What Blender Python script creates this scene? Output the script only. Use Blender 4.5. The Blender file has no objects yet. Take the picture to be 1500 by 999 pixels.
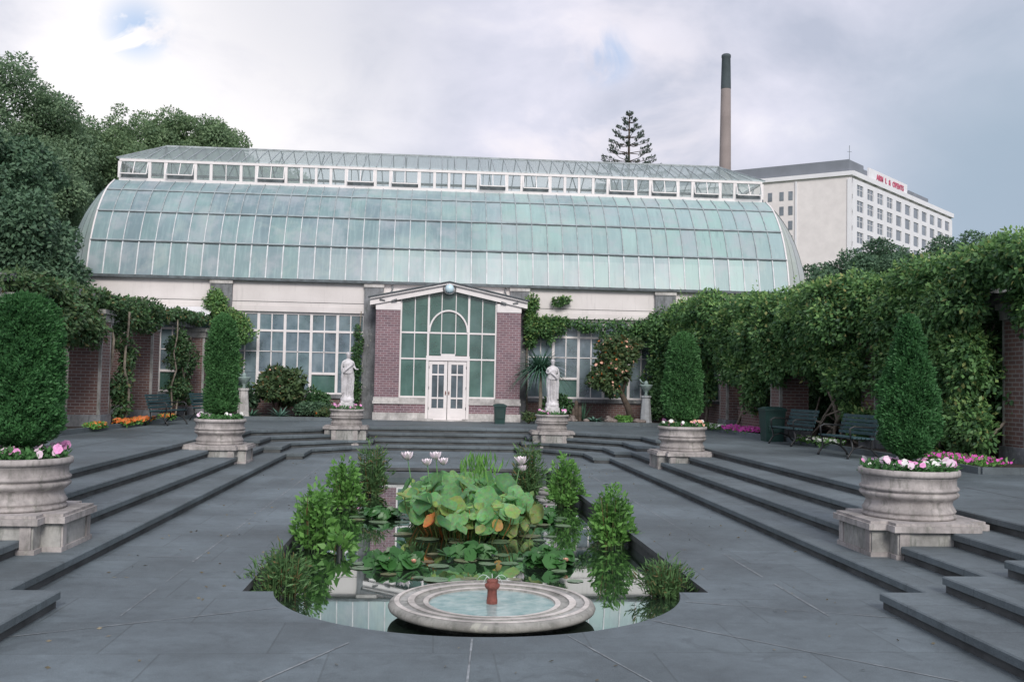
import bpy, bmesh, math, random
import numpy as np
from mathutils import Vector, Matrix
random.seed(7); RNG = np.random.default_rng(7)
R = math.radians; PI = math.pi
sc = bpy.context.scene
COL = bpy.data.collections.new('winter_garden'); sc.collection.children.link(COL)

# ------------------------------------------------------------------ camera
FPX, CAMH, CAMX = 1450.0, 2.0, -0.5
def cam_axes():
    y = Vector(((633-750)/FPX, -(560-499.5)/FPX, 1.0)).normalized()
    h = Vector((1, -0.0195, 0)); x = (h - y*h.dot(y)).normalized()
    z = x.cross(y)
    if z.y < 0: z = -z
    return x, y, z
AX, AY, AZ = cam_axes()
cd = bpy.data.cameras.new('camera'); cam = bpy.data.objects.new('camera', cd); COL.objects.link(cam)
cd.sensor_width = 36; cd.lens = FPX/1500*36; cd.clip_start = .1; cd.clip_end = 3000
# world vectors of the camera's right / up / forward
cr = Vector((AX.x, AY.x, AZ.x)); cu = Vector((AX.y, AY.y, AZ.y)); cf = Vector((AX.z, AY.z, AZ.z))
M = Matrix((cr, cu, -cf)).transposed().to_4x4(); M.translation = Vector((CAMX, 0, CAMH))
cam.matrix_world = M; sc.camera = cam
def view_dir(px, py):
    d = Vector(((px-750)/FPX, -(py-499.5)/FPX, 1.0))
    return Vector((d.dot(AX), d.dot(AY), d.dot(AZ))).normalized()

# ------------------------------------------------------------------ helpers
class MB:
    def __init__(s): s.v = []; s.f = []; s.sm = []; s.adds = []
    def add(s, v, f, smooth=False):
        n = len(s.v); s.v += [tuple(p) for p in v]; s.f += [tuple(i+n for i in q) for q in f]; s.sm += [smooth]*len(f); s.adds.append((n,len(s.v),len(s.f)-len(f),len(s.f))); return s
    def box(s, x0, x1, y0, y1, z0, z1):
        v = [(x0,y0,z0),(x1,y0,z0),(x1,y1,z0),(x0,y1,z0),(x0,y0,z1),(x1,y0,z1),(x1,y1,z1),(x0,y1,z1)]
        return s.add(v, [(0,3,2,1),(4,5,6,7),(0,1,5,4),(1,2,6,5),(2,3,7,6),(3,0,4,7)])
    def bar(s, a, b, w, h=None, up=(0,0,1)):
        a = Vector(a); b = Vector(b); h = h or w; d = (b-a).normalized(); u = Vector(up)
        if abs(d.dot(u)) > .95: u = Vector((0,1,0))
        r = d.cross(u).normalized()*w/2; t = r.cross(d).normalized()*h/2
        v = [p+i*r+j*t for p in (a,b) for i,j in ((-1,-1),(1,-1),(1,1),(-1,1))]
        return s.add(v, [(0,1,2,3),(7,6,5,4),(0,4,5,1),(1,5,6,2),(2,6,7,3),(3,7,4,0)])
    def tube(s, pts, rad, n=8, cap=True):
        pts = [Vector(p) for p in pts]; rad = rad if hasattr(rad,'__len__') else [rad]*len(pts)
        v = []; up = Vector((0,0,1)); prev = None
        for i,p in enumerate(pts):
            d = (pts[min(i+1,len(pts)-1)]-pts[max(i-1,0)]).normalized()
            if prev is None:
                a = d.cross(up) if abs(d.dot(up))<.95 else d.cross(Vector((1,0,0)))
            else: a = prev - d*prev.dot(d)
            a.normalize(); prev = a; b = d.cross(a)
            v += [p + (a*math.cos(2*PI*k/n)+b*math.sin(2*PI*k/n))*rad[i] for k in range(n)]
        f = [(i*n+k, i*n+(k+1)%n, (i+1)*n+(k+1)%n, (i+1)*n+k) for i in range(len(pts)-1) for k in range(n)]
        if cap: f += [tuple(range(n))[::-1], tuple((len(pts)-1)*n+k for k in range(n))]
        return s.add(v, f, True)
    def lathe(s, prof, cx=0, cy=0, z0=0, n=40, smooth=True):
        v = []; 
        for r,z in prof: v += [(cx+r*math.cos(2*PI*k/n), cy+r*math.sin(2*PI*k/n), z0+z) for k in range(n)]
        f = [(i*n+k, i*n+(k+1)%n, (i+1)*n+(k+1)%n, (i+1)*n+k) for i in range(len(prof)-1) for k in range(n)]
        return s.add(v, f, smooth)
    def prism(s, poly, z0, z1):
        n = len(poly); v = [(x,y,z0) for x,y in poly]+[(x,y,z1) for x,y in poly]
        return s.add(v, [tuple(range(n))[::-1], tuple(range(n,2*n))]+[(i,(i+1)%n,n+(i+1)%n,n+i) for i in range(n)])
    def grid(s, rows, smooth=True):
        m = len(rows[0]); v = [p for r in rows for p in r]
        return s.add(v, [(i*m+j, i*m+j+1, (i+1)*m+j+1, (i+1)*m+j) for i in range(len(rows)-1) for j in range(m-1)], smooth)
    def pieces(s):
        out=[]; f0=0
        for a,b,c,d in s.adds:
            m=MB(); m.v=s.v[a:b]; m.f=[tuple(i-a for i in q) for q in s.f[c:d]]; m.sm=s.sm[c:d]; m.adds=[(0,b-a,0,d-c)]; out.append(m)
        return out
    def build(s, name, mat, parent=None):
        me = bpy.data.meshes.new(name); me.from_pydata([tuple(p) for p in s.v], [], s.f)
        me.polygons.foreach_set('use_smooth', s.sm)
        if mat: me.materials.append(mat)
        return link(name, me, parent)
def link(name, me, parent=None):
    o = bpy.data.objects.new(name, me); COL.objects.link(o)
    if parent: o.parent = parent; 
    return o
def tag(o, label, cat=None, group=None, kind=None):
    if label: o['label'] = label
    if cat: o['category'] = cat
    if group: o['group'] = group
    if kind: o['kind'] = kind
    return o
def thing(name, label, cat, loc=(0,0,0), rz=0, group=None, kind=None):
    o = bpy.data.objects.new(name, None); COL.objects.link(o); o.location = loc; o.rotation_euler = (0,0,rz); o.empty_display_size = .2
    return tag(o, label, cat, group, kind)
def dup(root, loc, rz=0, label=None, scale=None):
    r = root.copy(); COL.objects.link(r); r.location = loc; r.rotation_euler = (0,0,rz)
    if label: r['label'] = label
    if scale: r.scale = scale
    for ch in list(root.children):
        c = ch.copy(); COL.objects.link(c); c.parent = r
        for g in list(ch.children):
            d = g.copy(); COL.objects.link(d); d.parent = c
    return r
def fill(loops, z):
    bm = bmesh.new(); es = []
    for lp in loops:
        vs = [bm.verts.new((x,y,z)) for x,y in lp]
        es += [bm.edges.new((vs[i], vs[(i+1)%len(vs)])) for i in range(len(vs))]
    bmesh.ops.triangle_fill(bm, edges=es, use_beauty=True)
    bm.normal_update()
    for f in bm.faces:
        if f.normal.z < 0: f.normal_flip()
    v = [tuple(p.co) for p in bm.verts]; bm.verts.index_update(); f = [tuple(q.index for q in p.verts) for p in bm.faces]; bm.free()
    return v, f

# ------------------------------------------------------------------ materials
class NT:
    def __init__(s, name):
        s.m = bpy.data.materials.new(name); s.m.use_nodes = True; s.t = s.m.node_tree; s.n = s.t.nodes; s.l = s.t.links
        s.p = s.n['Principled BSDF']; s.out = s.n['Material Output']
        s.co = s.n.new('ShaderNodeTexCoord').outputs['Object']
    def node(s, t, **k):
        n = s.n.new(t)
        for a,b in k.items():
            if a.startswith('i_'):
                key = a[2:]; n.inputs[int(key) if key.isdigit() else key.replace('_',' ')].default_value = b
            else: setattr(n, a, b)
        return n
    def noise(s, scale, detail=4, rough=.55, vec=None, dist=0):
        n = s.node('ShaderNodeTexNoise', i_Scale=scale, i_Detail=detail, i_Roughness=rough, i_Distortion=dist)
        s.l.new(vec or s.co, n.inputs['Vector']); return n.outputs['Fac']
    def ramp(s, fac, stops):
        r = s.node('ShaderNodeValToRGB'); s.l.new(fac, r.inputs[0]); e = r.color_ramp.elements
        while len(e) < len(stops): e.new(.5)
        for q,(a,c) in zip(e, stops): q.position = a; q.color = (*c,1) if hasattr(c,'__len__') else (c,c,c,1)
        return r.outputs[0]
    def mix(s, fac, a, b, mode='MIX'):
        m = s.node('ShaderNodeMix', data_type='RGBA', blend_type=mode)
        for i,v in ((0,fac),(6,a),(7,b)):
            if hasattr(v,'is_linked') or hasattr(v,'links'): s.l.new(v, m.inputs[i])
            elif i == 0: m.inputs[0].default_value = v
            else: m.inputs[i].default_value = (*v,1) if hasattr(v,'__len__') else (v,v,v,1)
        return m.outputs[2]
    def math(s, op, a, b=0.):
        m = s.node('ShaderNodeMath', operation=op)
        for i,v in ((0,a),(1,b)):
            if hasattr(v,'links'): s.l.new(v, m.inputs[i])
            else: m.inputs[i].default_value = v
        return m.outputs[0]
    def scaled(s, v):
        m = s.node('ShaderNodeMapping'); m.inputs['Scale'].default_value = v; s.l.new(s.co, m.inputs[0]); return m.outputs[0]
    def base(s, c):
        if hasattr(c,'links'): s.l.new(c, s.p.inputs['Base Color'])
        else: s.p.inputs['Base Color'].default_value = (*c,1)
    def bump(s, h, st=.3, d=.02):
        b = s.node('ShaderNodeBump', i_Strength=st, i_Distance=d); s.l.new(h, b.inputs['Height']); s.l.new(b.outputs[0], s.p.inputs['Normal'])
    def set(s, **k):
        for a,v in k.items(): s.p.inputs[a.replace('_',' ')].default_value = v
        return s
def simple(name, c, rough=.7, var=.25, scale=6, bump=.15, **k):
    t = NT(name); n = t.noise(scale, 5)
    t.base(t.mix(t.ramp(n, [(.3,0),(.7,1)]), tuple(x*(1-var) for x in c), tuple(min(1,x*(1+var)) for x in c)))
    if bump: t.bump(t.noise(scale*6, 4), bump, .01)
    t.set(Roughness=rough, **k); return t.m
def leafmat(name, c1, c2, rough=.5, trans=.25, c3=None, p3=.93, spec=.35):
    t = NT(name); g = t.node('ShaderNodeNewGeometry'); r = g.outputs['Random Per Island']
    st = [(0,c1),(.85,c2)]
    if c3: st = [(0,c1),(p3-.05,c2),(p3,c3)]
    c = t.ramp(r, st); c = t.mix(t.ramp(t.noise(.9,3),[(.35,0),(.65,.5)]), c, tuple(x*1.5 for x in c2))
    t.base(c); t.set(Roughness=rough); t.p.inputs['Specular IOR Level'].default_value = spec
    tr = t.node('ShaderNodeBsdfTranslucent'); t.l.new(c, tr.inputs[0]); mx = t.node('ShaderNodeMixShader', i_0=trans)
    t.l.new(t.p.outputs[0], mx.inputs[1]); t.l.new(tr.outputs[0], mx.inputs[2]); t.l.new(mx.outputs[0], t.out.inputs[0]); return t.m

def paving(name, c, seed, joints=True):
    t = NT(name); a = t.noise(.55,6,.6); b = t.noise(7,6,.7); d = t.noise(90,3)
    col = t.mix(t.ramp(a,[(.35,0),(.65,1)]), tuple(x*.68 for x in c), tuple(x*1.25 for x in c))
    col = t.mix(.8, col, t.ramp(b,[(.3,.45),(.7,.62)]), 'OVERLAY'); col = t.mix(.35, col, t.ramp(d,[(.3,.3),(.7,.7)]), 'OVERLAY')
    bk_ = t.node('ShaderNodeTexBrick', i_Scale=1.0, i_Mortar_Size=.009, i_Mortar_Smooth=.3, i_Brick_Width=1.21, i_Row_Height=.93, offset=.37); t.l.new(t.co, bk_.inputs['Vector'])
    bk_.inputs['Color1'].default_value=(.40,.40,.40,1); bk_.inputs['Color2'].default_value=(.60,.60,.61,1); bk_.inputs['Mortar'].default_value=(.22,.22,.21,1)
    col = t.mix(.42, col, bk_.outputs['Color'], 'OVERLAY')
    stain = t.noise(1.7,5,.7,dist=1.2); col = t.mix(t.ramp(stain,[(.56,0),(.66,.45)]), col, tuple(x*.55 for x in c))
    lich = t.noise(22,4,.6); col = t.mix(t.ramp(lich,[(.66,0),(.72,.35)]), col, tuple(x*1.9 for x in c))
    t.base(col); t.l.new(t.ramp(a,[(.3,.5),(.7,.72)]), t.p.inputs['Roughness']); t.p.inputs['Specular IOR Level'].default_value=.4
    t.bump(t.noise(45,6,.7), .5, .012); return t.m
m_court = paving('court_concrete', (.112,.138,.150), 0)
m_terrace = paving('terrace_concrete', (.102,.126,.136), 1)
m_step = paving('step_stone', (.108,.132,.142), 2)
m_riser = simple('riser_stone', (.075,.08,.08), .85, .4, 3)
m_joint = simple('joint_mortar', (.22,.24,.25), .9, .4, 9, .1)
def stone(name, c, moss=.6):
    t = NT(name); a = t.noise(2.2,6,.65); b = t.noise(14,5,.7)
    col = t.mix(t.ramp(a,[(.35,0),(.65,1)]), tuple(x*.6 for x in c), tuple(x*1.2 for x in c))
    v = t.scaled((5,5,1.1)); st = t.noise(2.4,5,.7,vec=v)
    col = t.mix(t.ramp(st,[(.5,0),(.68,moss)]), col, (c[0]*.32,c[1]*.36,c[2]*.32))
    col = t.mix(.5, col, t.ramp(b,[(.3,.38),(.7,.62)]), 'OVERLAY')
    lich = t.noise(9,4); col = t.mix(t.ramp(lich,[(.64,0),(.7,.5)]), col, (.45,.45,.38))
    t.base(col); t.set(Roughness=.88); t.bump(t.noise(25,6,.7),.5,.012); return t.m
m_planter = stone('weathered_planter_stone', (.40,.37,.355))
m_plinth = stone('plinth_stone', (.36,.355,.335), .75)
m_greystone = stone('grey_stone', (.20,.21,.22), .7)
m_palestone = stone('pale_stone', (.55,.53,.51), .3)
def cream():
    t = NT('cream_render'); a = t.noise(.8,5,.6); v = t.scaled((3,3,.35)); s_ = t.noise(1.6,6,.7,vec=v)
    col = t.mix(t.ramp(a,[(.3,0),(.7,1)]), (.66,.62,.60), (.78,.74,.72)); col = t.mix(t.ramp(s_,[(.55,0),(.75,.4)]), col, (.38,.36,.34))
    t.base(col); t.set(Roughness=.75); t.bump(t.noise(30,5),.15,.01); return t.m
m_cream = cream()
m_white = simple('white_paint', (.80,.76,.75), .45, .07, 3, .05)
m_whitemarble = stone('white_marble', (.66,.64,.65), .28)
m_patina = simple('weathered_bar', (.34,.38,.39), .6, .3, 5, .1)
m_lead = simple('dark_flashing', (.10,.12,.13), .6, .4, 4, .1)
m_bluegreen = simple('pale_transom', (.31,.37,.38), .6, .25, 3, .1)
def brick(name, c1, c2, mort, sc_=1.0):
    t = NT(name); sp = t.node('ShaderNodeSeparateXYZ'); t.l.new(t.co, sp.inputs[0]); cb = t.node('ShaderNodeCombineXYZ')
    t.l.new(t.math('ADD', sp.outputs[0], sp.outputs[1]), cb.inputs[0]); t.l.new(sp.outputs[2], cb.inputs[1])
    b = t.node('ShaderNodeTexBrick', i_Scale=sc_, i_Mortar_Size=.011, i_Mortar_Smooth=.2, i_Brick_Width=.235, i_Row_Height=.085, i_Bias=-.1)
    t.l.new(cb.outputs[0], b.inputs['Vector']); b.inputs['Color1'].default_value=(*c1,1); b.inputs['Color2'].default_value=(*c2,1); b.inputs['Mortar'].default_value=(*mort,1)
    col = t.mix(.5, b.outputs['Color'], t.ramp(t.noise(1.3,5,.7),[(.3,.36),(.7,.62)]), 'OVERLAY'); t.base(col); t.set(Roughness=.85)
    t.bump(b.outputs['Fac'], -.5, .008); return t.m
m_brick = brick('porch_brick', (.245,.145,.16), (.16,.10,.12), (.36,.31,.33))
m_brick2 = brick('garden_brick', (.17,.095,.08), (.12,.075,.07), (.24,.22,.21))
def panes(name, cl, cr_, opac, rough=.25, bias=(0,0), streak=.6, trans=0., split=(-14,14), spec=.5, patch=1.):
    """whitewashed glasshouse glass: each pane its own tone, rain streaks running down it"""
    t = NT(name); g = t.node('ShaderNodeNewGeometry'); r = g.outputs['Random Per Island']
    sp = t.node('ShaderNodeSeparateXYZ'); t.l.new(t.co, sp.inputs[0])
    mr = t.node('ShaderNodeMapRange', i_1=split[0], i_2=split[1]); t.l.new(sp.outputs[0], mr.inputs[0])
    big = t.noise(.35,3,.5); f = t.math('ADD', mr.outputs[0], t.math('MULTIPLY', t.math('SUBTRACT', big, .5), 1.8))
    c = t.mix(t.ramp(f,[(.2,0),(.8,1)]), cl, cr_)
    c = t.mix(.42, c, t.ramp(r,[(0,(.36,.38,.42)),(.35,(.48,.45,.52)),(.7,(.44,.52,.50)),(1,(.60,.62,.62))]), 'OVERLAY')
    v = t.scaled((6,.6,.6)); s_ = t.noise(1.2,6,.7,vec=v)
    c = t.mix(t.ramp(s_,[(.48,0),(.7,streak)]), c, tuple(x*1.25+.05 for x in cr_))
    d_ = t.noise(2.0,6,.7,vec=t.scaled((4,.5,.5)),dist=.3); c = t.mix(t.ramp(d_,[(.56,0),(.72,.45)]), c, (.16,.22,.24))
    pk = t.noise(1.1,4,.6); c = t.mix(t.ramp(pk,[(.48,0),(.64,.5*patch)]), c, (.39,.42,.45)); c = t.mix(t.ramp(t.noise(.7,5,.65,dist=.8),[(.52,0),(.66,.35*patch)]), c, (.40,.48,.44))
    t.base(c); t.set(Roughness=rough); t.p.inputs['Specular IOR Level'].default_value = spec
    if opac < 1:
        if trans:
            tl = t.node('ShaderNodeBsdfTranslucent'); t.l.new(c, tl.inputs[0]); m2 = t.node('ShaderNodeMixShader', i_0=trans); t.l.new(t.p.outputs[0], m2.inputs[1]); t.l.new(tl.outputs[0], m2.inputs[2])
        tp = t.node('ShaderNodeBsdfTransparent'); tp.inputs[0].default_value=(.95,.98,.98,1); mx = t.node('ShaderNodeMixShader')
        fac = t.math('ADD', t.math('MULTIPLY', t.ramp(t.noise(1.1,4,.6),[(.35,0),(.65,1)]), .35), opac-.18)
        t.l.new(fac, mx.inputs[0]); t.l.new(tp.outputs[0], mx.inputs[1]); t.l.new((m2 if trans else t.p).outputs[0], mx.inputs[2]); t.l.new(mx.outputs[0], t.out.inputs[0])
    return t.m
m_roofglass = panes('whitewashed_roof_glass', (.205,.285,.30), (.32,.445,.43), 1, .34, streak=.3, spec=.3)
m_capglass = panes('end_roof_panels', (.33,.42,.40), (.40,.43,.38), 1, .4, streak=.25)
m_winglass = panes('facade_glass', (.26,.37,.42), (.30,.38,.42), .58, .08, streak=.35, patch=.45)
def milky(name, c, opac, dirt=.3):
    t = NT(name); r = t.node('ShaderNodeNewGeometry').outputs['Random Per Island']
    col = t.mix(.35, c, t.ramp(r,[(0,(.38,.42,.45)),(1,(.62,.62,.60))]), 'OVERLAY'); col = t.mix(t.ramp(t.noise(1.4,5,.6,vec=t.scaled((4,.8,.8))),[(.52,0),(.75,dirt)]), col, tuple(x*.6 for x in c))
    t.base(col); t.set(Roughness=.15); tl = t.node('ShaderNodeBsdfTranslucent'); t.l.new(col, tl.inputs[0]); m2 = t.node('ShaderNodeMixShader', i_0=.62); t.l.new(t.p.outputs[0], m2.inputs[1]); t.l.new(tl.outputs[0], m2.inputs[2])
    tp = t.node('ShaderNodeBsdfTransparent'); tp.inputs[0].default_value=(.96,.99,.98,1); mx = t.node('ShaderNodeMixShader', i_0=opac)
    t.l.new(tp.outputs[0], mx.inputs[1]); t.l.new(m2.outputs[0], mx.inputs[2]); t.l.new(mx.outputs[0], t.out.inputs[0]); return t.m
m_lantglass_ = panes('lantern_glass', (.68,.76,.78), (.82,.90,.88), .26, .12, streak=.2, trans=.8)
m_lantglass = milky('lantern_glass', (.80,.88,.87), .28); m_lantroof = milky('lantern_roof_glass', (.78,.90,.88), .50)
m_lantroof_ = panes('lantern_roof_glass', (.62,.70,.74), (.80,.90,.89), .52, .12, streak=.2, trans=.8)
m_porchglass = panes('porch_glass', (.09,.18,.15), (.11,.20,.18), .82, .08, streak=.08, spec=.6, patch=.06)
m_doorglass = simple('dark_door_glass', (.10,.13,.15), .06, .4, 2, 0)
m_water = NT('pond_water'); m_water.base(m_water.mix(m_water.ramp(m_water.noise(.6,3),[(.35,0),(.65,1)]), (.014,.026,.018), (.035,.05,.035)))
m_water.set(Roughness=.02, IOR=1.45); m_water.p.inputs['Specular IOR Level'].default_value=.9
m_water.bump(m_water.noise(1.6,3,vec=m_water.scaled((1,2.2,1))), .04, .012)
_g = m_water.node('ShaderNodeBsdfGlossy', i_Roughness=.015); _g.inputs[0].default_value=(.86,.93,.93,1)
_lw = m_water.node('ShaderNodeFresnel', i_IOR=1.9); _mx = m_water.node('ShaderNodeMixShader')
m_water.l.new(m_water.math('MINIMUM', m_water.math('MULTIPLY', _lw.outputs[0], 1.35), .74), _mx.inputs[0]); m_water.l.new(m_water.p.outputs[0], _mx.inputs[1]); m_water.l.new(_g.outputs[0], _mx.inputs[2]); m_water.l.new(_mx.outputs[0], m_water.out.inputs[0])
m_water = m_water.m
def basinwater():
    t = NT('basin_water'); t.base(t.mix(t.ramp(t.noise(7,4),[(.35,0),(.65,1)]), (.20,.33,.33), (.42,.52,.50))); t.set(Roughness=.08); t.bump(t.noise(16,4),.35,.01); return t.m
m_basinwater = basinwater()
m_palering = stone('pale_basin_ring',(.56,.52,.48),.3)
m_iron = simple('cast_iron', (.02,.022,.024), .5, .3, 8)
m_rust = simple('rusty_nozzle', (.19,.06,.045), .75, .4, 20)
m_benchgreen = simple('green_bench_paint', (.03,.075,.085), .5, .3, 9)
m_bin = simple('dark_green_plastic', (.012,.045,.04), .45, .2, 3, .03)
m_soil = simple('garden_soil', (.035,.028,.022), .95, .5, 12, .6)
m_rock = stone('bed_rock', (.25,.21,.19), .5)
m_bark = simple('bark', (.085,.065,.05), .9, .45, 7, .6)
m_palebark = simple('pale_vine_bark', (.22,.19,.15), .9, .4, 9, .5)
m_grass = simple('grass_ground', (.05,.085,.035), .9, .4, 4, .5)
m_topiary = leafmat('topiary_leaves', (.024,.085,.030), (.07,.20,.065), .55, .3)
m_topiary2 = leafmat('topiary_leaves_light', (.034,.105,.036), (.09,.225,.075), .55, .3)
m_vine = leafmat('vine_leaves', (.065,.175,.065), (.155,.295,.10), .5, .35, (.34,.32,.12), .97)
m_vinetop = leafmat('highlight_vine_leaves', (.12,.25,.08), (.23,.37,.12), .5, .35, (.45,.40,.16), .95)  # highlights on the clump tops, put into a paler yellow-green leaf colour
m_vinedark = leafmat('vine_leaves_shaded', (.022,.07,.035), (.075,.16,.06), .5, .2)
m_vinemix = leafmat('creeper_leaves', (.03,.07,.032), (.095,.15,.06), .5, .25, (.20,.13,.05), .96)
m_tree = leafmat('broad_tree_leaves', (.085,.160,.095), (.185,.275,.155), .55, .35)
m_tree2 = leafmat('far_tree_leaves', (.095,.175,.095), (.205,.300,.155), .55, .35)
m_treedark = leafmat('dark_tree_leaves', (.045,.105,.068), (.105,.185,.105), .55, .25)
m_pine = leafmat('pine_needles', (.05,.08,.07), (.10,.13,.11), .6, .1)
m_pond = leafmat('pond_plant_leaves', (.06,.17,.04), (.17,.36,.09), .4, .3)
m_reed = leafmat('feathery_reed', (.05,.13,.05), (.13,.24,.09), .6, .25, (.22,.12,.06), .92)
m_lotus = leafmat('lotus_leaves', (.05,.15,.06), (.20,.40,.16), .5, .35, (.30,.38,.11), .86)
m_lotusold = leafmat('withered_lotus', (.14,.20,.07), (.24,.30,.10), .6, .2, (.50,.17,.05), .80)
def veins(m):
    t_=m.node_tree; p_=t_.nodes['Principled BSDF']; nz=t_.nodes.new('ShaderNodeTexNoise'); nz.inputs['Scale'].default_value=18; nz.inputs['Detail'].default_value=5; nz.inputs['Roughness'].default_value=.7
    tc_=t_.nodes.new('ShaderNodeTexCoord'); t_.links.new(tc_.outputs['Object'],nz.inputs['Vector']); src=p_.inputs['Base Color'].links[0].from_socket
    mx_=t_.nodes.new('ShaderNodeMix'); mx_.data_type='RGBA'; mx_.blend_type='OVERLAY'; mx_.inputs[0].default_value=.9; t_.links.new(src,mx_.inputs[6]); t_.links.new(nz.outputs['Color'],mx_.inputs[7]); t_.links.new(mx_.outputs[2],p_.inputs['Base Color'])
    b_=t_.nodes.new('ShaderNodeBump'); b_.inputs['Strength'].default_value=.5; b_.inputs['Distance'].default_value=.01; t_.links.new(nz.outputs['Fac'],b_.inputs['Height']); t_.links.new(b_.outputs[0],p_.inputs['Normal'])
veins(m_lotus); veins(m_lotusold)
m_pad = leafmat('lily_pads', (.06,.14,.06), (.20,.27,.17), .25, .1, (.18,.13,.07), .93, spec=.6)
m_padtall = leafmat('lily_leaves_dark', (.02,.08,.02), (.05,.15,.04), .35, .15)
m_agave = leafmat('agave_leaves', (.07,.17,.13), (.16,.28,.22), .5, .1)
m_cord = leafmat('cordyline_leaves', (.03,.09,.06), (.08,.17,.11), .45, .15)
m_pink = simple('pink_petals', (.78,.32,.60), .6, .25, 30, 0)
m_lpink = simple('pale_pink_petals', (.80,.62,.74), .6, .15, 30, 0)
m_wpet = simple('white_petals', (.80,.80,.76), .6, .1, 30, 0)
m_magenta = simple('magenta_petals', (.62,.08,.42), .6, .25, 30, 0)
m_orange = simple('orange_petals', (.62,.16,.03), .6, .35, 30, 0)
m_peach = simple('peach_petals', (.80,.45,.33), .6, .2, 30, 0)
m_hosp = simple('hospital_cream_wall', (.78,.74,.72), .8, .06, .6, .1)
m_hospwhite = simple('hospital_white_wall', (.80,.80,.82), .7, .04, .4, .05)
m_hosproof = simple('hospital_roof_grey', (.20,.22,.25), .7, .1, .3, .05)
m_hospglass = simple('hospital_window_glass', (.20,.23,.26), .2, .3, .35, 0)
m_chim = simple('chimney_brick', (.30,.255,.245), .85, .12, .3, .2)
m_chimtop = simple('chimney_dark_top', (.07,.09,.10), .8, .2, .4, .1)
m_red = simple('red_sign_letters', (.55,.10,.17), .5, .05, 2, 0)
m_lamp = simple('pale_blue_lamp_glass', (.62,.80,.88), .15, .1, 6, 0)

# ------------------------------------------------------------------ foliage generators (numpy)
def np_mesh(name, V, F4, mat, parent=None):
    me = bpy.data.meshes.new(name); n = len(F4); k = F4.shape[1]
    me.vertices.add(len(V)); me.vertices.foreach_set('co', V.astype(np.float32).ravel())
    me.loops.add(n*k); me.loops.foreach_set('vertex_index', F4.astype(np.int32).ravel())
    me.polygons.add(n); me.polygons.foreach_set('loop_start', np.arange(0,n*k,k,dtype=np.int32)); me.polygons.foreach_set('loop_total', np.full(n,k,dtype=np.int32))
    me.update(calc_edges=True); me.materials.append(mat)
    return link(name, me, parent)
def unit(a): return a/np.maximum(np.linalg.norm(a,axis=1,keepdims=True),1e-9)
def rdir(n): return unit(RNG.normal(size=(n,3)))
def leaves(name, P, D, L, W, mat, parent=None, nrm=None, cup=.0):
    """one rhombus leaf per point: P base, D direction, L length, W width"""
    n = len(P); D = unit(D); ref = rdir(n) if nrm is None else unit(nrm)
    B = unit(np.cross(D, ref)); L = np.broadcast_to(np.asarray(L,float).reshape(-1,1),(n,1)); W = np.broadcast_to(np.asarray(W,float).reshape(-1,1),(n,1))
    N = np.cross(B, D)
    V = np.stack([P, P+D*L*.5+B*W*.5+N*L*cup, P+D*L, P+D*L*.5-B*W*.5+N*L*cup], axis=1).reshape(-1,3)
    return np_mesh(name, V, np.arange(4*n).reshape(n,4), mat, parent)
def blob_points(clumps, n, shell=.45, flat=1.0):
    """points through the outer shell of many ellipsoid clumps; clumps: (cx,cy,cz,rx,ry,rz)"""
    C = np.array(clumps,float); w = (C[:,3]*C[:,4]+C[:,3]*C[:,5]+C[:,4]*C[:,5]); i = RNG.choice(len(C), n, p=w/w.sum())
    d = rdir(n); r = 1-shell*RNG.random((n,1))**1.5
    P = C[i,:3]+d*r*C[i,3:6]; return P, d
def foliage(name, clumps, n, size, mat, parent=None, shell=.45, droop=-.2, aspect=.55, zmin=None):
    P, d = blob_points(clumps, n, shell)
    if zmin is not None: k = P[:,2]>zmin; P = P[k]; d = d[k]
    D = unit(d*.7+rdir(len(P))*.9+np.array([0,0,droop])); s = size*(.6+.8*RNG.random(len(P)))
    return leaves(name, P, D, s, s*aspect, mat, parent, nrm=unit(d+rdir(len(P))*.6+np.array([0,0,.4])), cup=.08)
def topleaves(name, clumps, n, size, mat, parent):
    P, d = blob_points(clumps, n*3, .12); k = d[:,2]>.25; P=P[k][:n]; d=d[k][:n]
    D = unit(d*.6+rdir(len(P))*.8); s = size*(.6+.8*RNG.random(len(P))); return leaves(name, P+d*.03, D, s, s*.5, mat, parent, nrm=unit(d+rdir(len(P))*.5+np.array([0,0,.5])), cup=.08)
def crown_clumps(c, rad, n, cr, seed=None, bottom=-.6):
    out = []
    while len(out) < n:
        d = rdir(1)[0]
        if d[2] < bottom: continue
        f = .62+.38*random.random(); s = cr*(.6+.8*random.random())
        out.append((c[0]+d[0]*rad[0]*f, c[1]+d[1]*rad[1]*f, c[2]+d[2]*rad[2]*f, s, s, s*.75))
    return out
def tree(name, label, base, crowns, nclump, clr, nleaf, leaf, mat, trunk_r, group=None, limbs=7, cat='tree'):
    t = thing(name, label, cat, base, 0, group); b = Vector(base)
    cl = []
    for c, rad in crowns: cl += crown_clumps([c[i]-base[i] for i in range(3)], rad, nclump, clr)
    foliage('crown', cl, nleaf, leaf, mat, t)
    mb = MB(); c0 = Vector(crowns[0][0])-b
    mb.tube([(0,0,-.3),(0.1,0,c0.z*.3),(c0.x*.5,c0.y*.5,c0.z*.6),(c0.x,c0.y,c0.z)], [trunk_r*1.3,trunk_r,trunk_r*.8,trunk_r*.4], 10)
    for i in range(limbs):
        q = Vector(random.choice(cl)[:3]); s = Vector((c0.x*.4,c0.y*.4,c0.z*(.4+.3*random.random())))
        mid = (s+q)/2+Vector((0,0,-.3)); mb.tube([s,mid,q],[trunk_r*.45,trunk_r*.3,trunk_r*.12],6)
    mb.build('trunk', m_bark, t)
    return t

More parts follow.
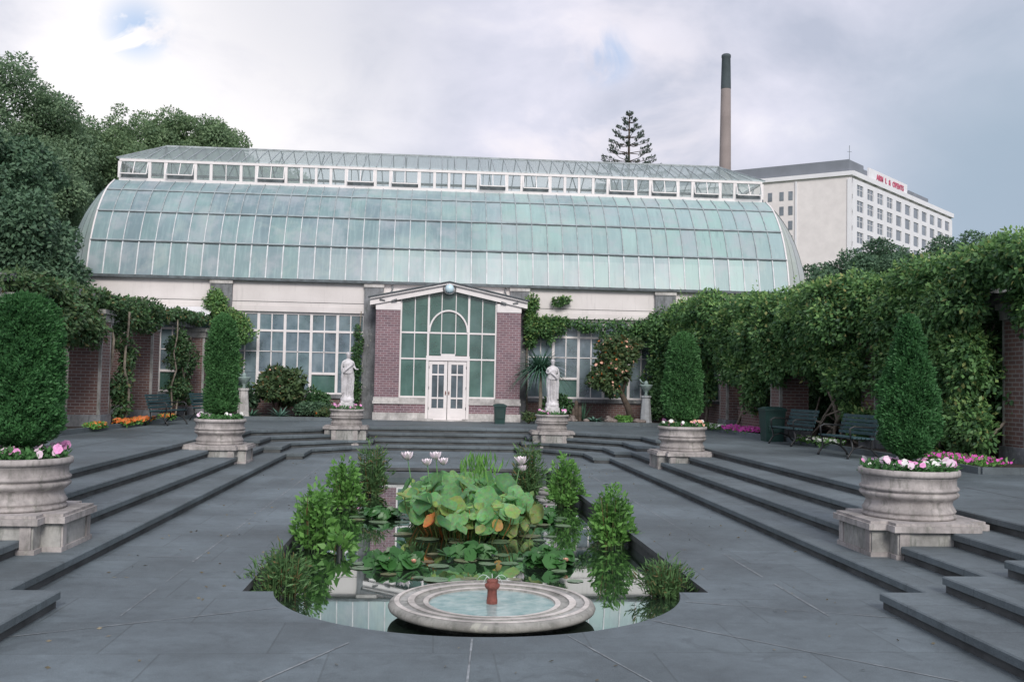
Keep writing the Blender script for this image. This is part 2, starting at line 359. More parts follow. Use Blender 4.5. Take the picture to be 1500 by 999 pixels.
# ------------------------------------------------------------------ GROUND, TERRACE, STEPS, COURT
def step_poly(k, o=0.0):
    """closed outline of riser k (0 lowest); o moves it outwards"""
    h = [(3.65+.6*k+o, -9), (3.65+.6*k+o, 8.9), (4.1+.58*k+o, 8.9+(.001)), (4.1+.58*k+o, 25.3+.1*k), (3.68+.57*k+o, 25.4+.1*k), (3.68+.57*k+o, 27.1+.15*k+o*.4),
         (2.7+.23*k+o*.4, 28.3+.37*k+o), (1.95+.2*k+o, 28.42+.42*k+o), (1.95+.2*k+o, 29.02+.57*k+o)]
    return [(x,y) for x,y in h] + [(-x,y) for x,y in reversed(h)]
RISE = .15
st = MB(); ri = MB()
for k in range(4):
    a, b, c = step_poly(k), step_poly(k, .035), step_poly(k+1, .035)
    if k == 3: c = None
    z0, z1, z2 = RISE*k, RISE*k+.072, RISE*(k+1)
    for i in range(len(a)-1):
        ri.add([(*b[i],z0-.02),(*b[i+1],z0-.02),(*b[i+1],z1),(*b[i],z1)], [(0,1,2,3)])
        st.add([(*b[i],z1),(*b[i+1],z1),(*a[i+1],z1+.006),(*a[i],z1+.006)], [(0,1,2,3)])
        st.add([(*a[i],z1+.006),(*a[i+1],z1+.006),(*a[i+1],z2-.012),(*a[i],z2-.012)], [(0,1,2,3)])
        e = step_poly(k, .012)
        st.add([(*a[i],z2-.012),(*a[i+1],z2-.012),(*e[i+1],z2),(*e[i],z2)], [(0,1,2,3)])
        if c: st.add([(*e[i],z2),(*e[i+1],z2),(*c[i+1],z2),(*c[i],z2)], [(0,1,2,3)])
steps = tag(st.build('stone_steps', m_step), 'grey stone steps round the sunken court', kind='structure')
tag(ri.build('riser_face', m_riser, steps), None)
TZ = .60
OUT = [(-26,-9.0),(26,-9.0),(26,52),(-26,52)]
def terrace_loops():
    e = step_poly(3, .012); 
    return [(-26,-9),(e[-1][0],-9)] + list(reversed(e[1:-1])) + [(e[0][0],-9),(26,-9),(26,52),(-26,52)]
v,f = fill([terrace_loops()], TZ); mb = MB(); mb.add(v,f)
terrace = tag(mb.build('terrace', m_terrace), 'grey concrete terrace above the steps', kind='structure')
v,f = fill([[(-900,-900),(900,-900),(900,900),(-900,900)], OUT], TZ-.03); mb = MB(); mb.add(v,f)
tag(mb.build('ground', m_grass), 'grass ground around the garden', kind='structure')
# pond outline
PX, PY0, PY1, AR, AC, WZ = 2.24, 9.6, 23.3, 1.97, 9.87, -.2
def pond_outline(o=0.0):
    pts = [(PX+o, PY0-o), (PX+o, PY1+o), (-PX-o, PY1+o), (-PX-o, PY0-o)]
    ar = AR+o; a0 = math.acos(min(1,(AC-PY0+o)/ar))
    n = 40
    arc = [(-ar*math.sin(a0*(1-2*i/n)), AC-ar*math.cos(a0*(1-2*i/n))) for i in range(n+1)]
    return pts + arc
e0 = step_poly(0, .035); court = [(x,y) for x,y in e0]
v,f = fill([court, pond_outline()], 0.0); mb = MB(); mb.add(v,f)
courtyard = tag(mb.build('courtyard_paving', m_court), 'lower court paving around the lily pond', kind='structure')
# joints: thin mortar sheets 4 mm proud
jn = MB()
def joint(x0,y0,x1,y1,w=.014,z=.004):
    d = Vector((x1-x0,y1-y0,0)).normalized(); nrm = Vector((-d.y,d.x,0))*w/2; N = max(1,int(math.hypot(x1-x0,y1-y0)/.35))
    for i in range(N):
        if random.random()<.10: continue
        a=i/N; b=(i+1)/N; ww=.5+random.random()
        p=Vector((x0+(x1-x0)*a,y0+(y1-y0)*a,z)); q=Vector((x0+(x1-x0)*b,y0+(y1-y0)*b,z)); jn.add([p-nrm*ww,q-nrm*ww,q+nrm*ww,p+nrm*ww],[(0,1,2,3)])
for s in (-1,1):
    joint(s*3.05, 8.6, s*3.05, 28)
for ang in (-62,-27,-4,18,45,70):
    a = R(ang); joint((AR+.06)*math.sin(a), AC-(AR+.06)*math.cos(a), 5.0*math.sin(a), AC-5.0*math.cos(a), .012)
for y in (11.4,13.8,16.2,18.6,21.0,23.4): 
    for s in (-1,1): joint(s*2.3, y, s*4.0, y, .008)
jn.build('joint_line', m_joint, courtyard)
n_=420; P_=np.stack([RNG.uniform(-4,4,n_),RNG.uniform(6.4,27,n_),np.full(n_,.008)],1); k_=~((np.abs(P_[:,0])<2.35)&(P_[:,1]>7.6)); P_=P_[k_]; k_=(np.abs(P_[:,0])<3.5)|(P_[:,1]>9); P_=P_[k_]
lf_=leaves('fallen_leaves',P_,np.stack([RNG.normal(size=len(P_)),RNG.normal(size=len(P_)),.05*np.ones(len(P_))],1),.045*(.4+RNG.random(len(P_))),.02,simple('fallen_leaf',(.17,.15,.10),.8,.7,3,0),None,nrm=None)
tag(lf_,'small fallen leaves and petals scattered over the lower court','fallen leaves',kind='stuff')
jt = MB()
def tj(x0,y0,x1,y1,z,w=.012):
    d = Vector((x1-x0,y1-y0,0)).normalized(); nn = Vector((-d.y,d.x,0))*w/2
    jt.add([Vector((x0,y0,z))-nn,Vector((x1,y1,z))-nn,Vector((x1,y1,z))+nn,Vector((x0,y0,z))+nn],[(0,1,2,3)])
for k in range(4):
    for y in np.arange(1.0,25,2.42):
        for s in (-1,1): tj(s*(4.16+.58*k), y+.3*k, s*((4.16+.58*(k+1))-.0 if k<3 else 7.4), y+.3*k, RISE*(k+1)+.003, .010)
for s in (-1,1):
    tj(s*7.4,2,s*7.4,33,TZ+.004); 
for y in np.arange(2,33,2.42):
    for s in (-1,1): tj(s*7.4,y,s*9.8,y,TZ+.004,.01)
jt.build('joint_line', m_riser, terrace)
# pond walls, coping lip and water
pw = MB(); o = pond_outline(); oi = pond_outline(-.03)
for i in range(len(o)):
    j=(i+1)%len(o)
    pw.add([(*o[i],0),(*o[j],0),(*o[j],-.07),(*o[i],-.07)],[(0,1,2,3)]); 
oo = pond_outline(.04)
for i in range(len(o)):
    j=(i+1)%len(o)
    pw.add([(*o[i],-.07),(*o[j],-.07),(*oo[j],-.075),(*oo[i],-.075)],[(0,1,2,3)])
    pw.add([(*oo[i],-.075),(*oo[j],-.075),(*oo[j],-.7),(*oo[i],-.7)],[(0,1,2,3)])
tag(pw.build('pond_wall', m_riser), 'dark wet wall round the sunken lily pond', 'pond wall', kind='structure')
v,f = fill([pond_outline(.04)], WZ); mb = MB(); mb.add(v,f)
tag(mb.build('pond_water', m_water), 'dark still water of the lily pond', kind='structure')
# raised inner kerb at the far end of the pond
mb = MB(); mb.box(-2.2,2.2,23.0,23.26,WZ-.3,-.09); tag(mb.build('pond_ledge', m_step), 'stone ledge along the far end of the pond', kind='structure')

# fountain basin
t = thing('fountain_basin', 'round pale stone fountain basin standing in the front of the pond', 'fountain', (.11,9.42,WZ))
prof = [(.70,-.12),(.78,.03),(.92,.055),(.965,.085),(.975,.115),(.96,.145),(.92,.163),(.875,.166),(.865,.150),(.80,.150),(.79,.162),(.735,.160),(.725,.140),(.655,.138),(.645,.150),(.60,.148),(.590,.120),(.05,.10)]
prof = [(a_, b_ if b_>.1 else .1-(.1-b_)*.55) for a_,b_ in prof]
MB().lathe(prof, n=96).build('basin', m_basin if False else stone('basin_concrete',(.30,.295,.27),.6), t)
MB().lathe([(.80,.1515),(.735,.1615)] if False else [(.868,.1525),(.797,.1525)], n=96, smooth=False).build('dark_ring', m_plinth, t)
MB().lathe([(.792,.1635),(.73,.1615)], n=96, smooth=False).build('pale_ring', m_palering, t); MB().lathe([(.918,.1655),(.873,.1685)], n=96, smooth=False).build('pale_ring', m_palering, t); MB().lathe([(.647,.1515),(.598,.1495)], n=96, smooth=False).build('pale_ring', m_palering, t)
MB().lathe([(.001,.130),(.595,.130)], n=72, smooth=False).build('basin_water', m_basinwater, t)
MB().lathe([(.05,.08),(.052,.16),(.046,.2),(.045,.26),(.058,.27),(.070,.285),(.072,.31),(.055,.32),(.05,.33),(.058,.34),(.05,.355),(.02,.36),(.001,.36)], n=20).build('nozzle', m_rust, t)
mb = MB()
for i in range(5):
    a=2*PI*i/5+.3; pts=[(.03*math.cos(a)+.13*q*math.cos(a), .03*math.sin(a)+.13*q*math.sin(a), .36+.16*q-.19*q*q) for q in (0,.25,.5,.75,1)]
    mb.tube(pts,[.0025,.002,.002,.0015,.001],5)
w_ = NT('water_jet'); w_.base((.8,.85,.85)); w_.set(Roughness=.1, Transmission_Weight=.8) if False else w_.set(Roughness=.1); mb.build('water_jet', w_.m, t)

# ------------------------------------------------------------------ GLASSHOUSE
GH = thing('glasshouse', 'long brick and cream glasshouse with a curved whitewashed glass roof and a ridge lantern', 'glasshouse', (0,37.6,TZ))
GI = Vector((0,37.6,TZ))
def gp(mb, name, mat, parent=None):
    mb.v = [(x-GI.x, y-GI.y, z-GI.z) for x,y,z in mb.v]
    return mb.build(name, mat, parent or GH)
YW = 37.6
def gpe(mb, name, mat, parent=None):
    for m_ in mb.pieces(): gp(m_, name, mat, parent)
BAYS = [(-13.35,-8.8),(-8.0,-3.12),(-2.4,2.4),(3.12,8.0),(8.8,13.35)]
w = MB(); sl = MB(); lines = MB()
for i,(a,b) in enumerate(BAYS):
    w.box(a,b,YW,YW+.35,4.89,5.66)
    w.box(a,b,YW-.03,YW+.35,4.74,4.885); w.box(a,b,YW-.07,YW+.35,4.53,4.735)
    lines.box(a,b,YW-.035,YW+.3,4.886,4.905)
    if i != 2:
        sl.box(a,b,YW-.08,YW+.35,1.33,1.47)
gpe(w,'wall_panel',m_cream); gpe(sl,'window_sill',m_greystone); gp(lines,'cornice_joint',m_riser)
mb = MB()
for i,(a,b) in enumerate(BAYS):
    if i != 2: mb.box(a,b,YW+.002,YW+.35,.5,1.325)
mb.box(-14.4,-13.3,YW+1.1,YW+10,.5,5.6); mb.box(13.3,14.4,YW+1.1,YW+10,.5,5.6); mb.box(-14.3,14.3,48.2,48.5,.5,5.6)
gpe(mb,'brick_base',m_brick2)
for x0,x1 in ((-14.1,-13.35),(-8.8,-8.0),(-3.12,-2.4),(2.4,3.12),(8.0,8.8),(13.35,14.1)):
    mb = MB(); mb.box(x0,x1,YW-.14,YW+.5,.5,5.52); p = gp(mb,'pilaster',m_greystone)
    mb = MB(); mb.box(x0-.02,x1+.02,YW-.17,YW+.5,5.522,5.66); gp(mb,'pilaster_cap',m_palestone,p)
# gutter / eave line
mb = MB(); mb.box(-13.5,13.5,YW-.22,YW-.02,5.66,5.75); gp(mb,'gutter',m_lead)
# facade windows
for a,b in [(-13.35,-8.8),(-8.0,-3.12),(3.12,8.0),(8.8,13.35)]:
    wn = bpy.data.objects.new('window', None); COL.objects.link(wn); wn.parent = GH
    n = 5; L = (b-a)/n; fr = MB(); gl = MB()
    for i in range(n+1):
        x = a+i*L; ww = .05 if 0<i<n else .035; fr.box(x-ww,x+ww,YW+.04,YW+.13,1.48,4.52)
    for i in range(n):
        x = a+(i+.5)*L; lo = 1.48 if i in (0,2,4) else 2.30
        fr.box(x-.02,x+.02,YW+.05,YW+.11,lo,4.52)
        if lo > 2: fr.box(a+i*L+.05,a+(i+1)*L-.05,YW+.035,YW+.12,2.2,2.29)
    fr.box(a,b,YW+.045,YW+.125,3.78,3.86); fr.box(a,b,YW+.048,YW+.12,1.475,1.54); fr.box(a,b,YW+.05,YW+.115,3.03,3.06); fr.box(a,b,YW+.048,YW+.12,4.44,4.525)
    for i in range(2*n):
        x0=a+i*L/2+.01; x1=a+(i+1)*L/2-.01
        for z0,z1 in ((1.5,2.24),(2.25,3.04),(3.05,3.82),(3.83,4.5)):
            if (i//2) in (1,3) and z0<2: continue
            dy = random.uniform(-.004,.004); gl.add([(x0,YW+.08+dy,z0),(x1,YW+.08-dy,z0),(x1,YW+.08+dy*.4,z1),(x0,YW+.08-dy*.7,z1)],[(0,1,2,3)])
    gp(fr,'window_frame',m_white,wn); gp(gl,'glass',m_winglass,wn)
    # lower opening sashes, dark inside
    op = MB()
    for i in (1,3): op.add([(a+i*L+.05,YW+.10,1.52),(a+(i+1)*L-.05,YW+.10,1.52),(a+(i+1)*L-.05,YW+.10,2.2),(a+i*L+.05,YW+.10,2.2)],[(0,1,2,3)])
    gpe(op,'lower_pane',m_porchglass,wn)

# roof shell: profile (inset from the eave, height)
PR = [(0,5.76),(.36,7.08),(1.0,8.28),(1.92,9.26),(2.85,9.80)]
def cat(pts, n=4):
    out=[]; P=[Vector(p) for p in pts]; P=[P[0]*2-P[1]]+P+[P[-1]*2-P[-2]]
    for i in range(1,len(P)-2):
        for k in range(n):
            t_=k/n; a,b,c,d=P[i-1],P[i],P[i+1],P[i+2]
            out.append(.5*((2*b)+(c-a)*t_+(2*a-5*b+4*c-d)*t_*t_+(3*b-a-3*c+d)*t_**3))
    out.append(P[-2]); return out
PRF = cat([(d,z,0) for d,z in PR]); SUB = 4
XE, YE, YB = 13.28, 37.42, 48.98
CH = cat([(0,1.18,0),(.18,1.12,0),(.42,.98,0),(.82,.62,0),(1.22,.08,0)])   # (outer offset, chamfer depth) at the same heights
NP = 45; PW = 2*XE/NP
gl = MB(); bars = MB(); tr = MB(); back = MB()
for j in range(NP):
    x0=-XE+j*PW; x1=x0+PW
    for q in range(4):
        seg = PRF[q*SUB:(q+1)*SUB+1]
        rows = [[(x0+.006,YE+p.x,p.y),(x1-.006,YE+p.x,p.y)] for p in seg]
        off = random.uniform(-.012,.012); rows = [[(a[0],a[1]+off,a[2]),(b[0],b[1]-off,b[2])] for a,b in rows]
        gl.grid(rows, False)
        back.grid([[(a[0],YB-(a[1]-YE),a[2]),(b[0],YB-(b[1]-YE),b[2])] for a,b in rows], False)
for j in range(NP+1):
    x=-XE+j*PW
    for q in range(4):
        seg = PRF[q*SUB:(q+1)*SUB+1]; hw = .018 if q==0 else .012
        tgt = bars
        for a,b in zip(seg[:-1],seg[1:]):
            tgt.bar((x,YE+a.x-.012,a.y),(x,YE+b.x-.012,b.y),hw*2,.045,up=(0,-.8,.6))
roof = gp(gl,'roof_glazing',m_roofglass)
# white bars on the lowest row, weathered above
lowb = MB(); upb = MB()
for j in range(NP+1):
    x=-XE+j*PW
    for q in range(4):
        seg = PRF[q*SUB:(q+1)*SUB+1]; tgt = lowb if (q==0 or (q==1 and x<0)) else upb
        for a,b in zip(seg[:-1],seg[1:]): tgt.bar((x,YE+a.x-.014,a.y),(x,YE+b.x-.014,b.y),.045 if q==0 else .03,.05,up=(0,-.8,.6))
gp(lowb,'glazing_ribs',simple('pale_glazing_bar',(.60,.62,.63),.6,.2,3,.05),roof); gp(upb,'glazing_ribs',m_patina,roof)
tr = MB(); tr2 = MB()
for q,(d,z) in enumerate(PR[1:4]): 
    tr.bar((-XE,YE+d-.02,z),(XE,YE+d-.02,z),.10,.035,up=(0,-.5,.8)); tr2.bar((-XE,YE+d-.05,z-.035),(XE,YE+d-.05,z-.035),.03,.04)
gp(tr,'transom',m_bluegreen,roof); gp(tr2,'transom_gap',m_lead,roof)
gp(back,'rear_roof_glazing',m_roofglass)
for s in (-1,1):
    cp = MB(); cb = MB(); sd = MB(); ew = MB()
    for k in range(3):
        for q in range(4):
            rows=[]
            for i in range(q*SUB,(q+1)*SUB+1):
                a=Vector((XE, YE+PRF[i].x, PRF[i].y)); b=Vector((14.5-CH[i].x, YE+PRF[i].x+CH[i].y, PRF[i].y-.03*i/16))
                p0=a.lerp(b,k/3+.01); p1=a.lerp(b,(k+1)/3-.01); rows.append([(s*p0.x,p0.y,p0.z),(s*p1.x,p1.y,p1.z)])
            cp.grid(rows,False)
    pa=[]; pb=[]
    for i in range(17):
        pa.append((s*XE,YE+PRF[i].x-.01,PRF[i].y+.01)); pb.append((s*(14.5-CH[i].x),YE+PRF[i].x+CH[i].y-.01,PRF[i].y+.01))
    cb.tube(pa,.035,6); 
    rows=[[p for p in (q_,(q_[0],YB-(q_[1]-YE),q_[2]))] for q_ in pb]; sd.grid(rows,True)
    rb=[]
    for i in range(17): rb.append([(s*XE,YB-PRF[i].x,PRF[i].y),(s*(14.5-CH[i].x),YB-PRF[i].x-CH[i].y,PRF[i].y)])
    cp.grid(rb,False)
    # chamfered end wall below
    ew.add([(s*13.9,37.5,.5),(s*14.45,38.55,.5),(s*14.45,38.55,5.7),(s*13.9,37.5,5.7)],[(0,1,2,3)])
    gp(cp,'end_glazing',m_capglass,roof); gp(cb,'hip_bar',m_white,roof); gp(sd,'side_glazing',m_capglass,roof); gp(ew,'end_wall',m_greystone)

# lantern
LY, LZ0, LZ1, LX, RZ, RY, RX = 40.32, 9.84, 10.62, 13.12, 11.88, 43.2, 12.1
lf = MB(); 
lf.box(-LX,LX,LY-.06,LY+.08,LZ0-.06,LZ0+.07); lf.box(-LX,LX,LY-.07,LY+.08,LZ1-.05,LZ1+.06)
bk = 2*RY-LY
lf.box(-LX,LX,bk-.06,bk+.06,LZ0-.06,LZ0+.07); lf.box(-LX,LX,bk-.06,bk+.06,LZ1-.05,LZ1+.06)
for s in (-1,1):
    for z in (LZ0,LZ1): lf.box(s*LX-.05,s*LX+.05,LY+.08,bk-.06,z-.05,z+.06)
    for y in np.linspace(LY,bk,6)[1:-1]: lf.box(s*LX-.04,s*LX+.04,y-.04,y+.04,LZ0+.07,LZ1-.05)
lan = gp(lf,'lantern_frame',m_white)
ww, nn = 1.18, (2*LX-15*1.18)/14
x = -LX; closed = {2,4,7,10}; opened = set(range(15))-closed
ogl = MB(); rgl = MB()
for i in range(15):
    x0, x1 = x, x+ww
    wn = bpy.data.objects.new('lantern_window', None); COL.objects.link(wn); wn.parent = GH
    fr = MB(); 
    for xx in (x0,x1): fr.box(xx-.055,xx+.055,LY-.055,LY+.05,LZ0+.072,LZ1-.052)
    g = MB(); zc0, zc1 = LZ0+.075, LZ1-.055
    if i in opened:
        o_ = .16+.14*random.random(); b0=Vector((0,LY-.03-o_,zc0+.12)); t0=Vector((0,LY-.03,zc1))
        g.add([(x0+.07,b0.y,b0.z),((x0+x1)/2,b0.y,b0.z),((x0+x1)/2,t0.y,t0.z),(x0+.07,t0.y,t0.z)],[(0,1,2,3)]); g.add([((x0+x1)/2,b0.y,b0.z),(x1-.07,b0.y,b0.z),(x1-.07,t0.y,t0.z),((x0+x1)/2,t0.y,t0.z)],[(0,1,2,3)])
        for xx in (x0+.07,(x0+x1)/2,x1-.07): fr.bar((xx,b0.y,b0.z),(xx,t0.y,t0.z),.03,.03)
        fr.bar((x0+.06,b0.y,b0.z),(x1-.06,b0.y,b0.z),.05,.04)
        dk = MB(); dk.box(x0+.06,x1-.06,LY+.10,LY+.14,zc0+.02,zc0+.12); dk.bar((x0+.2,LY+.1,zc0),(x0+.2,LY+.1,zc1),.03); dk.box(x0+.25,x0+.37,LY+.09,LY+.16,zc0,zc0+.2)  # dark strip stands in for shade in the open gap; the rest is gear
        gp(dk,'gap_shade_gear',m_lead,wn)
    else:
        fr.box((x0+x1)/2-(.05 if i in(4,7,10) else .015),(x0+x1)/2+(.05 if i in (4,7,10) else .015),LY-.05,LY+.04,zc0,zc1)
        g.add([(x0,LY,zc0),((x0+x1)/2,LY,zc0),((x0+x1)/2,LY,zc1),(x0,LY,zc1)],[(0,1,2,3)]); g.add([((x0+x1)/2,LY,zc0),(x1,LY,zc0),(x1,LY,zc1),((x0+x1)/2,LY,zc1)],[(0,1,2,3)])
    gp(fr,'sash',m_white,wn); gp(g,'glass',m_lantglass,wn)
    rgl.add([(x0,bk,zc0),(x1,bk,zc0),(x1,bk,zc1),(x0,bk,zc1)],[(0,1,2,3)])
    x = x1
    if i < 14:
        q_=MB(); q_.add([(x,LY,zc0),(x+nn,LY,zc0),(x+nn,LY,zc1),(x,LY,zc1)],[(0,1,2,3)]); gp(q_,'lantern_pane',m_lantglass); rgl.add([(x,bk,zc0),(x+nn,bk,zc0),(x+nn,bk,zc1),(x,bk,zc1)],[(0,1,2,3)]); x += nn
gp(rgl,'rear_lantern_pane',m_lantglass)
rb = MB(); xx = -LX
for i in range(30):
    rb.box(xx-.04,xx+.04,bk-.05,bk+.05,LZ0+.07,LZ1-.05); xx += (ww if i%2==0 else nn)
gp(rb,'rear_lantern_post',m_white)
mb = MB(); mb.bar((-LX,LY+.3,10.12),(LX,LY+.3,10.12),.05,.10); mb.bar((-LX,bk-.3,10.12),(LX,bk-.3,10.12),.05,.10)
for xx in np.arange(-12.5,13,1.78): mb.bar((xx,LY+.1,10.0),(xx,RY,RZ-.1),.035)
gp(mb,'winding_rail',m_lead)
rg = MB(); rbar = MB(); N2 = 45; W2 = 2*RX/N2
for j in range(N2):
    a=-RX+j*W2; b=a+W2; a2=-LX+.15+(2*LX-.3)*0; 
    for yy in (LY-.1, bk+.1):
        rg.add([(a+.005,yy,LZ1+.06),(b-.005,yy,LZ1+.06),(b-.005,RY,RZ),(a+.005,RY,RZ)],[(0,1,2,3)])
for j in range(N2+1):
    a=-RX+j*W2
    for yy in (LY-.1, bk+.1): rbar.bar((a,yy,LZ1+.075),(a,RY,RZ+.015),.028,.03)
for s in (-1,1):
    ex = s*(LX+.1)
    for yy in (LY-.1,bk+.1):
        rg.add([(s*RX,yy,LZ1+.06),(ex,yy,LZ1+.06),(s*RX,RY,RZ)],[(0,1,2)]); rbar.bar((ex,yy,LZ1+.075),(s*RX,RY,RZ+.02),.05)
        rbar.bar((s*(RX+.55),yy,LZ1+.075),(s*(RX),RY,RZ+.02),.025)
    for k in range(6):
        y0=LY-.1+(bk-LY+.2)*k/6; y1=LY-.1+(bk-LY+.2)*(k+1)/6; rg.add([(ex,y0,LZ1+.06),(ex,y1,LZ1+.06),(s*RX,RY,RZ)],[(0,1,2)]); rbar.bar((ex,y0,LZ1+.075),(s*RX,RY,RZ+.02),.025)
rbar.bar((-RX,RY,RZ+.02),(RX,RY,RZ+.02),.07)
lr = gp(rg,'lantern_roof',m_lantroof); gp(rbar,'glazing_ribs',m_patina,lr)
tz = MB()
for xx in np.arange(5.4,12,1.3): tz.bar((xx,RY-1.4,LZ1+.3),(xx+.5,RY,RZ-.1),.03); tz.bar((xx+.5,RY,RZ-.1),(xx+1.0,RY-1.4,LZ1+.3),.03)
gp(tz,'truss_brace',m_patina)

# entrance porch, standing proud of the facade
YF, AX0 = 36.36, .06
X = lambda v_: AX0+v_
for s in (-1,1):
    a,b = sorted((X(s*1.78),X(s*2.66)))
    mb = MB(); mb.box(a,b,YF,YW+.1,.88,1.19); mb.box(a,b,YF,YW+.1,1.43,4.62); p = gp(mb,'brick_pier',m_brick)
    mb = MB(); mb.box(a-.04,b+.04,YF-.05,YW+.1,.5,.878); mb.box(a-.05,b+.05,YF-.06,YW+.1,1.192,1.30); mb.box(a-.03,b+.03,YF-.035,YW+.1,1.302,1.428); gp(mb,'stone_band',m_palestone,p)
    mb = MB(); mb.box(a-.01,b+.01,YF-.02,YW+.1,4.622,4.93); gp(mb,'pier_cap',m_white,p)
    a,b = sorted((X(s*.80),X(s*1.78)))
    mb = MB(); mb.box(a,b,YF+.05,YF+.35,.88,1.19); lw = gp(mb,'side_panel',m_brick)
    mb = MB(); mb.box(a,b,YF+.02,YF+.38,.5,.878); mb.box(a,b,YF+.01,YF+.38,1.192,1.428); gp(mb,'stone_band',m_palestone,lw)
pz = lambda x_: 5.62-abs(x_-AX0)*(5.62-5.02)/2.85
rk = MB()
for s in (-1,1):
    e = X(s*2.88)
    for y0,y1,dz0,dz1 in ((YF-.10,YW,-.24,-.03),(YF-.20,YW,-.028,.045)):
        v_=[(X(0),y0,pz(AX0)+dz0),(e,y0,pz(e)+dz0),(e,y0,pz(e)+dz1),(X(0),y0,pz(AX0)+dz1),(X(0),y1,pz(AX0)+dz0),(e,y1,pz(e)+dz0),(e,y1,pz(e)+dz1),(X(0),y1,pz(AX0)+dz1)]
        rk.add(v_,[(0,1,2,3),(7,6,5,4),(3,2,6,7),(0,4,5,1),(1,5,6,2)])
ped = gp(rk,'pediment',m_white)
mb = MB()
for s in (-1,1):
    e = X(s*2.95); mb.bar((X(0),YF-.05,pz(AX0)+.07),(e,YF-.05,pz(e)+.06),.45,.03)
gp(mb,'lead_flashing',m_lead,ped)
mb = MB(); mb.lathe([(.001,.17),(.09,.15),(.15,.09),(.17,0),(.15,-.09),(.09,-.15),(.001,-.17)],X(0),YF-.12,5.44,20); gp(mb,'porch_lamp',m_lamp,ped)
mb = MB(); mb.tube([(X(0)+.22*math.cos(a),YF-.13,5.44+.2*math.sin(a)) for a in np.linspace(0,2*PI,25)],.03,8,False); gp(mb,'lamp_ring',m_greystone,ped)
mb = MB()
for s in (-1,1):
    for q in (-.12,.12): mb.bar((X(s*2.22+q),YF-.06,4.93),(X(s*2.22+q*2.6),YF-.12,4.99),.08,.06)
gpe(mb,'carved_bracket',m_greystone,ped)
gf = MB()
def vbar(x_,w_,z0,z1=None): 
    z1 = z1 or pz(X(x_))-.24; gf.box(X(x_)-w_/2,X(x_)+w_/2,YF+.08,YF+.17,z0,z1)
for s in (-1,1): vbar(s*1.745,.06,1.43); vbar(s*1.24,.032,1.47); vbar(s*.74,.075,2.98)
for s in (-1,1): vbar(s*.26,.03,3.05)
gf.box(X(-1.74),X(1.74),YF+.085,YF+.165,3.785,3.845)
for s in (-1,1):
    a,b=sorted((X(s*.74),X(s*1.74))); gf.box(a,b,YF+.085,YF+.165,2.83,2.885); gf.box(a,b,YF+.075,YF+.18,1.43,1.49)
arc = [(X(.70*math.cos(a)),YF+.09,3.84+.80*math.sin(a)) for a in np.linspace(0,PI,33)]
for p,q in zip(arc[:-1],arc[1:]): gf.bar(p,q,.06,.08,up=(0,1,0))
pf = gp(gf,'porch_window_frame',m_white)
pg = MB()
cols = [-1.74,-1.24,-.74,-.26,.26,.74,1.24,1.74]
for a,b in zip(cols[:-1],cols[1:]):
    side = abs(a+b)/2 > .75
    for z0,z1 in ([(1.45,2.85),(2.86,3.81)] if side else [(3.0,3.81)])+[(3.82,None)]:
        za = z1 or pz(X(a))-.2; zb = z1 or pz(X(b))-.2
        pg.add([(X(a),YF+.12,z0),(X(b),YF+.12,z0),(X(b),YF+.12,zb),(X(a),YF+.12,za)],[(0,1,2,3)])
gp(pg,'glass',m_porchglass,pf)
mb = MB(); mb.box(X(-.80),X(.80),YF+.04,YF+.2,2.80,2.975); mb.box(X(-.26),X(.26),YF+.05,YF+.19,2.977,3.05)
for s in (-1,1): a,b=sorted((X(s*.70),X(s*.80))); mb.box(a,b,YF+.05,YF+.2,.6,2.798)
gp(mb,'door_frame',m_white)
for s in (-1,1):
    a,b = sorted((X(s*.012),X(s*.69)))
    dm = MB(); za = [.62,1.06,1.40,1.46,2.26,2.32,2.66,2.79]
    dm.box(a,b,YF+.09,YF+.15,.62,1.06); dm.box(a,b,YF+.09,YF+.15,2.66,2.79)
    dm.box(a,a+.12,YF+.09,YF+.15,1.062,2.658); dm.box(b-.12,b,YF+.09,YF+.15,1.062,2.658)
    for z0,z1 in ((1.40,1.46),(2.26,2.32)): dm.box(a+.122,b-.122,YF+.095,YF+.145,z0,z1)
    m_=(a+b)/2; dm.box(m_-.018,m_+.018,YF+.092,YF+.148,1.063,2.657)
    dm.box(a+.10,b-.10,YF+.082,YF+.092,.74,.98)
    dr = gp(dm,'door',m_white)
    q = MB(); q.add([(a+.1,YF+.12,1.05),(b-.1,YF+.12,1.05),(b-.1,YF+.12,2.68),(a+.1,YF+.12,2.68)],[(0,1,2,3)]); gp(q,'pane',m_doorglass,dr)
    q = MB(); hx = X(s*.06); q.lathe([(.001,.02),(.02,.014),(.025,0),(.02,-.014),(.001,-.02)],hx,YF+.06,1.62,10); q.box(hx-.015,hx+.015,YF+.065,YF+.09,1.55,1.69); gp(q,'handle',m_rust,dr)
    q = MB(); hx = X(s*.685)
    for z in (1.0,1.75,2.5): q.box(hx-.012,hx+.012,YF+.075,YF+.09,z,z+.1)
    gpe(q,'hinge',m_riser,dr)
# porch side walls and a dark interior floor
mb = MB()
for s in (-1,1): mb.box(*sorted((X(s*2.64),X(s*2.58))),YF+.3,YW+.02,4.62,4.95)
gpe(mb,'porch_side',m_cream)
mb = MB(); mb.box(X(-1.25),X(-.5),YF-.42,YF-.02,TZ+.003,TZ+.075); mb.box(X(.55),X(1.25),YF-.42,YF-.02,TZ+.003,TZ+.075); mb.box(X(-.5),X(.55),YF-.5,YF+.2,TZ+.003,TZ+.035)
gpe(mb,'door_step',m_palestone)
